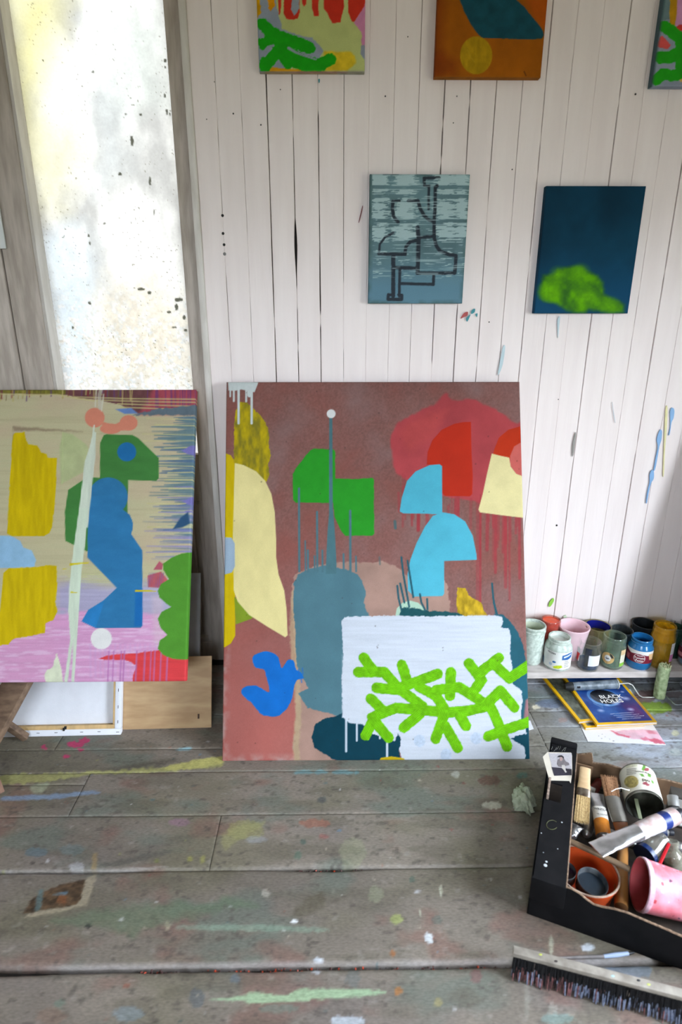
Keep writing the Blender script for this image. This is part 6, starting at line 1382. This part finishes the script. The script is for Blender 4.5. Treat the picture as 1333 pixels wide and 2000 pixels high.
# tubes
tube_thing('crumpled silver paint tube lying under the flat brush', Pz(1150, 1535, .070), Pz(1136, 1604, .045), .016, .012, [(0, 1, M_FOIL, 'tube_body')], None, seed=3, amp=.004)
tube_thing('dull squeezed-out silver tube next to the flat brush bristles', Pz(1164, 1570, .055), Pz(1146, 1628, .040), .015, .011, [(0, 1, M_FOILD, 'tube_body')], None, seed=5, amp=.004)
tube_thing('small crushed foil tube against the tray ledge', Pz(1128, 1612, .050), Pz(1118, 1632, .040), .014, .010, [(0, 1, M_FOIL, 'tube_body')], None, seed=7, amp=.004)
wt = tube_thing('WINTON oil colour tube with orange lower label', Pz(1166, 1550, .078), Pz(1180, 1634, .056), .0150, .0155, [(0, .36, M_FOIL, 'crimped_end'), (.36, .66, mat('tube_white_label', L(214, 210, 204), .4, var=.06, scale=60), 'white_label'), (.66, 1, mat('tube_orange_label', L(206, 128, 40), .4, col2=L(180, 104, 30), scale=60), 'orange_label')], None, seed=9, amp=.0015)
d_ = (Pz(1180, 1634, .056)-Pz(1166, 1550, .078)).normalized(); sx = -d_.cross(EZ).normalized(); nz = d_.cross(-sx); nz = nz if nz.z > 0 else -nz
def on_tube(t, off): return Pz(1166, 1550, .078).lerp(Pz(1180, 1634, .056), t)+nz*off-Vector(wt.location)
wl = [c for c in wt.children if c.name.startswith('white_label')][0]
lettering('WINTON', .0072, K_INK, wl, M=frame_M(on_tube(.48, .0150), -sx if sx.x < 0 else sx, -d_), bold=True)
lettering('OIL COLOUR', .0036, K_INK, wl, M=frame_M(on_tube(.60, .0158), -sx if sx.x < 0 else sx, -d_), bold=True)
# second brush: bristles up, plastic sleeve, brown handle
flat_brush('worn flat brush with splayed brown bristles and a clear metal ferrule', Pz(1222, 1650, .040), Pz(1212, 1606, .066), Pz(1196, 1556, .088), Pz(1189, 1516, .104), .0165, .006, mat('orange_brown_handle', L(150, 92, 54), .5, var=.15), M_FERR, mat('brown_bristle', L(166, 124, 90), .7, col2=L(124, 88, 62), scale=300), taper=.9)
# tin can with paper label, mouth to the front
cB = Pz(1259, 1570, .075); cA = cB+Vector((.2715, .9621, .025))*.078; cu = (cB-cA).normalized()
rc = .0385
can = thing('tin_can', (cA+cB)/2-Vector((0, 0, rc*.8)), 'empty tin can lying on its side with a white bean label', 'can')
cx_ = cu.cross(EZ).normalized(); cz_ = cx_.cross(cu); MC = Matrix(((cx_.x, cz_.x, cu.x, cA.x), (cx_.y, cz_.y, cu.y, cA.y), (cx_.z, cz_.z, cu.z, cA.z), (0, 0, 0, 1)))
CL = (cB-cA).length+.012
MC = Matrix.Translation(-cu*.006)@MC
MB().lathe([(.0002, .003), (rc*.9, .003), (rc*.93, 0), (rc*1.0, .001), (rc, .004), (rc, CL-.002), (rc*1.02, CL), (rc*.985, CL+.0006), (rc*.965, CL-.002), (rc*.965, .006), (.0002, .006)], 40, MC).build('can_body', mat('tin_plate', L(150, 150, 140), .3, metal=.85, var=.2, scale=50), can, smooth=True, org=can.location)
AA, ZZ = np.meshgrid(np.linspace(-2.6, 2.6, 120), np.linspace(.006, CL-.006, 60)); rr = rc+.0006
Lc = np.stack([rr*np.sin(AA), rr*np.cos(AA), ZZ], -1)
Pw = np.einsum('ij,abj->abi', np.array(MC.to_3x3()), Lc)+np.array(MC.translation)
R = Ras(AA*rc*1000, (ZZ)*1000, (226, 222, 210))
X_, Y_ = pr(Pw); R2 = Ras(X_, Y_, (226, 222, 210))
kw = dict(raw=True, var=.12, vs=(3, 3), soft=1.0, warp=.8)
for s_ in ([(1252, 1487), (1257, 1494), (1254, 1503), (1258, 1506), (1262, 1499), (1262, 1490)], [(1249, 1511), (1254, 1516), (1261, 1518), (1256, 1511)], [(1273, 1521), (1278, 1528), (1277, 1532), (1273, 1528)], [(1266, 1510), (1272, 1513), (1273, 1519), (1266, 1516)]): R2.poly(s_, (96, 148, 62), **kw)
for c_, r_ in (((1264, 1503), (5, 3)), ((1261, 1530), (5, 3)), ((1253, 1484), (4, 2)), ((1266, 1533), (4, 2.5))): R2.disc(c_, r_, (150, 74, 84), **kw)
R2.poly([(1222, 1487), (1244, 1485), (1246, 1497), (1224, 1500)], (206, 204, 180), **kw); R2.disc((1234, 1527), (14, 12), (176, 160, 96), raw=True, var=.3, vs=(3, 3), soft=1)
for k in range(4): R2.stroke([(1225, 1503+k*3.2), (1243, 1501+k*3.2)], 1.0, (96, 92, 84), raw=True, var=.4, vs=(2, 2), soft=.8)
can_label = grid_obj('paper_label', Pw, R2.out(), M_LABEL, can, org=can.location)
th0 = 0.0
def on_can(a, z): return MC@Vector(((rr+.0006)*math.sin(a), (rr+.0006)*math.cos(a), z))-Vector(can.location)
def can_text(t, size, a, z):
    v, f = font_mesh(t, size, 0, True); v = [tuple(on_can(a-x/rr, z+y)) for x, y, _ in v]
    MB().add(v, f).build('lettering', mat('ink_brown', L(70, 62, 44), .5), can_label, recalc=False)
# angle that faces the camera
fa = math.atan2((Vector((0, -CAM_D, CAM_H))-cA).dot(cx_), (Vector((0, -CAM_D, CAM_H))-cA).dot(cz_))
can_text('bio', .013, fa-.42, CL*.62); can_text('WHITE BEANS', .0055, fa-.42, CL*.33)
q0 = Pz(1243, 1560, .062); q1 = Pz(1252, 1600, .045)
stq = thing('flat_stick', q1-Vector((0, 0, .004)), 'pale flat stirring stick poking out of the tin can', 'stick')
bar('stick', q0, q1, .0085, .002, mat('pale_green_stick', L(176, 184, 150), .6, var=.1), stq)
bar('stick_end', q1, q1+(q1-q0)*.12, .0085, .002, mat('stick_dark_dip', L(36, 40, 48), .5), stq)
wr = [Pz(1195, 1546, .100), Pz(1204, 1541, .106), Pz(1214, 1539, .108), Pz(1227, 1543, .104)]
cw = thing('string', wr[1], 'short white string curling beside the tin can', 'string')
MB().tube(wr, .0010, 6).build('cord', W_INK, cw, smooth=True, org=cw.location); MB().tube([wr[3], wr[3]+Vector((.004, .002, -.002))], [.001, .0016], 6).build('frayed_end', W_INK, cw, org=cw.location)
# big silver tube across the middle
M_WLAB = mat('tube_label_smeared', L(206, 206, 212), .35, col2=L(176, 150, 146), scale=45)
bt = tube_thing('big crumpled silver tube with dark blue band lying across the tray', Pz(1164, 1660, .100), Pz(1318, 1594, .094), .019, .0175, [(0, .52, M_FOIL, 'tube_body'), (.52, .80, M_WLAB, 'paper_band'), (.80, .89, mat('band_navy', L(28, 48, 112), .3, var=.06), 'blue_band'), (.89, 1, M_WLAB, 'paper_band')], (mat('cap_black', L(34, 36, 44), .4, var=.1), .016, .0105), seed=11, amp=.0028)
for x, y, r_ in ((1181, 1651, .004), (1186, 1648, .002), (1246, 1616, .003), (1287, 1607, .003), (1262, 1622, .0022)):
    p = Pz(x, y, .117); 
# tubes and pots to the right
tube_thing('paint tube with grey cap and yellow collar behind the blue-banded tube', Pz(1322, 1612, .060), Pz(1318, 1582, .078), .012, .0125, [(0, .7, M_FOILD, 'tube_body'), (.7, 1, mat('collar_yellow', L(226, 178, 30), .4, var=.05), 'yellow_collar')], (mat('cap_grey', L(140, 138, 136), .4, var=.1), .022, .0115), seed=13)
# round wooden dowel, tool handle
def rod(name, label, cat, pts, rad, m, endm=None, n=14):
    o = thing(name, pts[len(pts)//2]-Vector((0, 0, rad if not hasattr(rad, '__len__') else rad[0])), label, cat)
    MB().tube(pts, rad, n).build('shaft', m, o, smooth=True, org=o.location)
    u = (pts[-1]-pts[-2]).normalized(); r1 = rad[-1] if hasattr(rad, '__len__') else rad
    MB().tube([pts[-1], pts[-1]+u*.002], [r1*.98, r1*.75], n).build('end', endm or m, o, smooth=True, org=o.location)
    return o
rod('wooden_dowel', 'brown wooden dowel lying diagonally over the orange tub', 'dowel', [Pz(1099, 1636, .084), Pz(1160, 1664, .082), Pz(1229, 1697, .076)], .0058, mat('brown_dowel', L(132, 108, 84), .5, col2=L(104, 82, 62), scale=30))
rod('tool_handle', 'turned wooden tool handle standing between the orange tub and pink cup', 'tool', [Pz(1219, 1650, .040), Pz(1215, 1700, .042), Pz(1214, 1742, .042), Pz(1214, 1772, .040)], [.009, .0118, .0128, .0122], mat('varnished_handle', L(166, 116, 62), .35, col2=L(128, 84, 44), scale=20), mat('handle_end', L(110, 74, 42), .5))
# orange oval tub, two small tins in it
ot = thing('orange_tub', Pz(1150, 1710, .006), 'orange oval plastic tub in the near left corner of the tray', 'tub')
M_OR = mat('orange_plastic', L(206, 84, 36), .35, col2=L(188, 70, 30), scale=30)
oc = Pz(1146, 1704, .058); ax, ay = .058, .056; vs = []; ang = math.radians(-18)
prof_t = [(.0, .008), (.82, .008), (.88, .014), (1.0, .062), (1.045, .064), (1.045, .060), (.965, .058), (.85, .016), (.80, .0105), (.0, .0105)]
b_ = MB(); nn = 44
for s_, z_ in prof_t:
    for k in range(nn):
        a = 2*math.pi*k/nn; x, y = ax*max(s_, .002)*math.cos(a), ay*max(s_, .002)*math.sin(a)
        b_.v.append((oc.x+x*math.cos(ang)-y*math.sin(ang), oc.y+x*math.sin(ang)+y*math.cos(ang), z_))
b_.f = [(i*nn+k, i*nn+(k+1) % nn, (i+1)*nn+(k+1) % nn, (i+1)*nn+k) for i in range(len(prof_t)-1) for k in range(nn)]
b_.build('tub_body', M_OR, ot, smooth=True, org=ot.location)
rim = []
for k in range(nn+1):
    a = 2*math.pi*k/nn; x, y = ax*1.02*math.cos(a), ay*1.02*math.sin(a); rim.append(Vector((oc.x+x*math.cos(ang)-y*math.sin(ang), oc.y+x*math.sin(ang)+y*math.cos(ang), .0638)))
MB().tube(rim, .0020, 6, cap=False).build('rim', mat('pale_rim', L(190, 172, 156), .5, col2=L(150, 120, 104), scale=80), ot, smooth=True, org=ot.location)
def tin(label, c_, r_, h_, mc, mp, tilt=(0, 0)):
    o = thing('paint_tin', c_, label, 'tin'); Mt = Matrix.Rotation(tilt[0], 4, 'X')@Matrix.Rotation(tilt[1], 4, 'Y')
    MB().lathe([(.0002, 0), (r_*.97, 0), (r_, .003), (r_, h_), (r_*1.04, h_+.001), (r_*1.02, h_+.0025), (r_*.96, h_), (r_*.95, .004), (.0002, .003)], 36, Mt).build('tin_body', mc, o, smooth=True)
    MB().lathe([(.0002, h_*.55), (r_*.5, h_*.55+.001), (r_*.94, h_*.55)], 36, Mt).build('paint_fill', mp, o, smooth=True)
    return o
TINM = mat('dirty_tin', L(120, 124, 128), .35, metal=.6, col2=L(60, 66, 72), scale=60)
t1 = Pz(1155, 1724, .060); tin('small round tin of blue-black paint in the orange tub', Vector((t1.x, t1.y, .042)), .0275, .024, TINM, paint_m('blueblack', 34, 44, 54, rough=.35), (.12, .05))
t2 = Pz(1103, 1700, .066); tin('small round tin of dark purple paint beside the tray ledge', Vector((t2.x+.004, t2.y, .046)), .0185, .022, TINM, paint_m('darkpurple', 54, 26, 52, rough=.3), (.1, -.1))
# pink cup lying on its side
pA = Pz(1250, 1726, .066); pd = Vector((.93, -.20, -.17)).normalized(); rp = .046
pk = thing('paint_cup', pA+pd*.05-Vector((0, 0, .046)), 'pink paint-smeared plastic cup lying on its side in the tray', 'cup')
px_ = pd.cross(EZ).normalized(); pzv = px_.cross(pd); MP = Matrix(((px_.x, pzv.x, pd.x, pA.x), (px_.y, pzv.y, pd.y, pA.y), (px_.z, pzv.z, pd.z, pA.z), (0, 0, 0, 1)))
HP = .115
M_PKO = mat('pink_smeared_plastic', L(232, 150, 166), .4, col2=L(206, 96, 108), scale=28)
M_PKI = mat('pink_red_inside', L(196, 84, 88), .45, col2=L(168, 62, 68), scale=25)
MB().lathe([(rp*1.0, 0), (rp*1.03, .0015), (rp*1.03, .008), (rp*1.0, .010), (rp*.94, HP*.5), (rp*.84, HP), (.0002, HP)], 44, MP).build('cup_wall', M_PKO, pk, smooth=True, org=pk.location)
MB().lathe([(rp*1.0, .0), (rp*.965, .001), (rp*.93, HP*.5), (rp*.82, HP-.003), (.0002, HP-.003)], 44, MP).build('cup_inside', M_PKI, pk, smooth=True, org=pk.location)
MB().lathe([(rp*.985, -.0008), (rp*1.035, 0.0005), (rp*1.04, .007), (rp*1.01, .0095)], 44, MP).build('rim', mat('pinkish_white_rim', L(226, 190, 204), .45, col2=L(190, 150, 166), scale=60), pk, smooth=True, org=pk.location)
rsx = random.Random(14)
for k in range(46):
    a = rsx.uniform(-2.0, 2.0)+math.pi*0; z_ = rsx.uniform(.012, HP-.01); rl_ = rp*(1.0-.16*z_/HP)+.0004; s_ = rsx.uniform(.001, .004)
    c_ = MP@Vector((rl_*math.sin(a), rl_*math.cos(a), z_)); n_ = (MP.to_3x3()@Vector((math.sin(a), math.cos(a), 0))).normalized(); t_ = n_.cross(pd).normalized()
    pts = [c_+(t_*math.cos(q_)*s_*rsx.uniform(.6, 1.3)+pd*math.sin(q_)*s_*rsx.uniform(.6, 1.3)) for q_ in np.linspace(0, 6.28, 9)[:-1]]
    MB().slab(pts, -.0004, tuple(n_)).build('paint_fleck', [mat('fleck_plum', L(104, 62, 92), .5), mat('fleck_lilac', L(206, 186, 214), .5), mat('fleck_rose', L(206, 84, 96), .5)][k % 3], pk, org=pk.location)
# glass jar, dark blue lid, red pencil, small bottle at the right
p = Pz(1278, 1654, .050)
gj = thing('glass_jar', p-Vector((0, 0, .03)), 'dusty glass jar tipped over beneath the big silver tube', 'jar')
u = (Pz(1300, 1636, .058)-Pz(1262, 1672, .050)).normalized(); sx = u.cross(EZ).normalized(); sz = sx.cross(u); MJ = Matrix(((sx.x, sz.x, u.x, p.x), (sx.y, sz.y, u.y, p.y), (sx.z, sz.z, u.z, p.z), (0, 0, 0, 1)))
MB().lathe([(.0002, .03), (.018, .03), (.022, .026), (.022, -.02), (.019, -.026), (.019, -.032)], 32, MJ).build('glass', mat_glass('dusty_glass', (.8, .82, .8), .14, .06, .35, L(150, 146, 136)), gj, smooth=True, org=gj.location)
MB().lathe([(.0205, -.022), (.024, -.024), (.024, -.034), (.0002, -.034)], 32, MJ).build('lid', mat('navy_lid', L(24, 46, 92), .3, var=.1), gj, smooth=True, org=gj.location)
rod('red_pencil', 'red pencil slanting down beside the pink cup', 'pencil', [Pz(1307, 1648, .066), Pz(1297, 1670, .058), Pz(1286, 1694, .048)], .0034, mat('red_lacquer', L(190, 28, 40), .3, var=.06), n=6)
p = Pz(1322, 1676, .045)
gb2 = thing('glass_bottle', p-Vector((0, 0, .034)), 'smeared small glass bottle at the right edge of the tray', 'bottle')
MB().lathe([(.0002, 0), (.017, 0), (.019, .003), (.019, .030), (.016, .038), (.010, .044), (.010, .054), (.0115, .055), (.0115, .060), (.009, .061)], 32, Matrix.Translation(p-Vector((0, 0, .034)))@Matrix.Rotation(-.35, 4, 'X')).build('glass', mat_glass('smeared_glass', (.85, .86, .82), .14, .06, .4, L(170, 166, 150)), gb2, smooth=True, org=gb2.location)
MB().lathe([(.0002, .004), (.0165, .004), (.0165, .018), (.0002, .019)], 24, Matrix.Translation(p-Vector((0, 0, .034)))@Matrix.Rotation(-.35, 4, 'X')).build('dregs', paint_m('olivedregs', 92, 86, 64), gb2, smooth=True, org=gb2.location)
# jumble underneath, so that gaps show more tubes and not bare card
rsx = random.Random(31)
jumble = [((1290, 1640), (1330, 1655), 'grey foil tube half buried at the right of the tray', M_FOILD), ((1188, 1625), (1240, 1650), 'buried silver tube under the blue-banded tube', M_FOILD), ((1168, 1535), (1206, 1540), 'black tube lying behind the WINTON tube', mat('tube_black', L(36, 34, 38), .4, var=.2)), ((1155, 1548), (1172, 1528), 'dark red tube standing behind the WINTON tube', mat('tube_darkred', L(120, 40, 36), .4, var=.2)), ((1240, 1620), (1300, 1625), 'dark blue tube below the mouth of the tin can', mat('tube_darkblue', L(22, 40, 78), .4, var=.15)), ((1250, 1660), (1240, 1640), 'short navy tube beside the tool handle', mat('tube_navy', L(18, 28, 52), .4, var=.15))]
for k, (a, c_, lb_, m) in enumerate(jumble):
    tube_thing(lb_, Pz(*a, .032), Pz(*c_, .030), .012, .011, [(0, 1, m, 'tube_body')], (mat('cap_black', L(34, 36, 44), .4), .01, .007), seed=20+k)
p = Pz(1328, 1552, .080)
sb = thing('small_box', p-Vector((0, 0, .07)), 'small dark printed carton at the far right corner of the tray', 'carton')
MB().box(-.018, .03, -.02, .012, 0, .078, Matrix.Rotation(-.4, 4, 'Z'), bev=.001).build('carton', mat('carton_dark', L(70, 66, 62), .5, var=.15), sb, smooth=True)
MB().box(-.019, .03, -.0212, -.0205, .05, .074, Matrix.Rotation(-.4, 4, 'Z')).build('pale_panel', mat('carton_pale', L(180, 176, 172), .5, var=.1), sb)

# RIGHTFILL: more tubes and a rag towards the far end of the tray
fill = [((.34, .30), (.44, .34), 'red-labelled tube at the far end of the tray', (150, 44, 44)), ((.36, .12), (.47, .08), 'olive-labelled tube near the front of the far end', (120, 116, 60)), ((.50, .28), (.52, .16), 'white-labelled tube across the far end of the tray', (206, 204, 198)), ((.40, .22), (.50, .20), 'teal-labelled tube in the middle of the far end', (40, 104, 112)), ((.46, .36), (.56, .33), 'ochre-labelled tube along the rear wall of the tray', (186, 138, 50)), ((.54, .08), (.58, .20), 'violet-labelled tube by the right wall of the tray', (92, 66, 122))]
for k, (a, c_, lb_, col) in enumerate(fill):
    tube_thing(lb_, bl(a[0], a[1], .022), bl(c_[0], c_[1], .020), .017, .013, [(0, .3, M_FOIL, 'crimped_end'), (.3, 1, mat('tube_fill_%d' % k, L(*col), .4, var=.1), 'label')], (mat('cap_black', L(34, 36, 44), .4), .012, .008), seed=40+k)
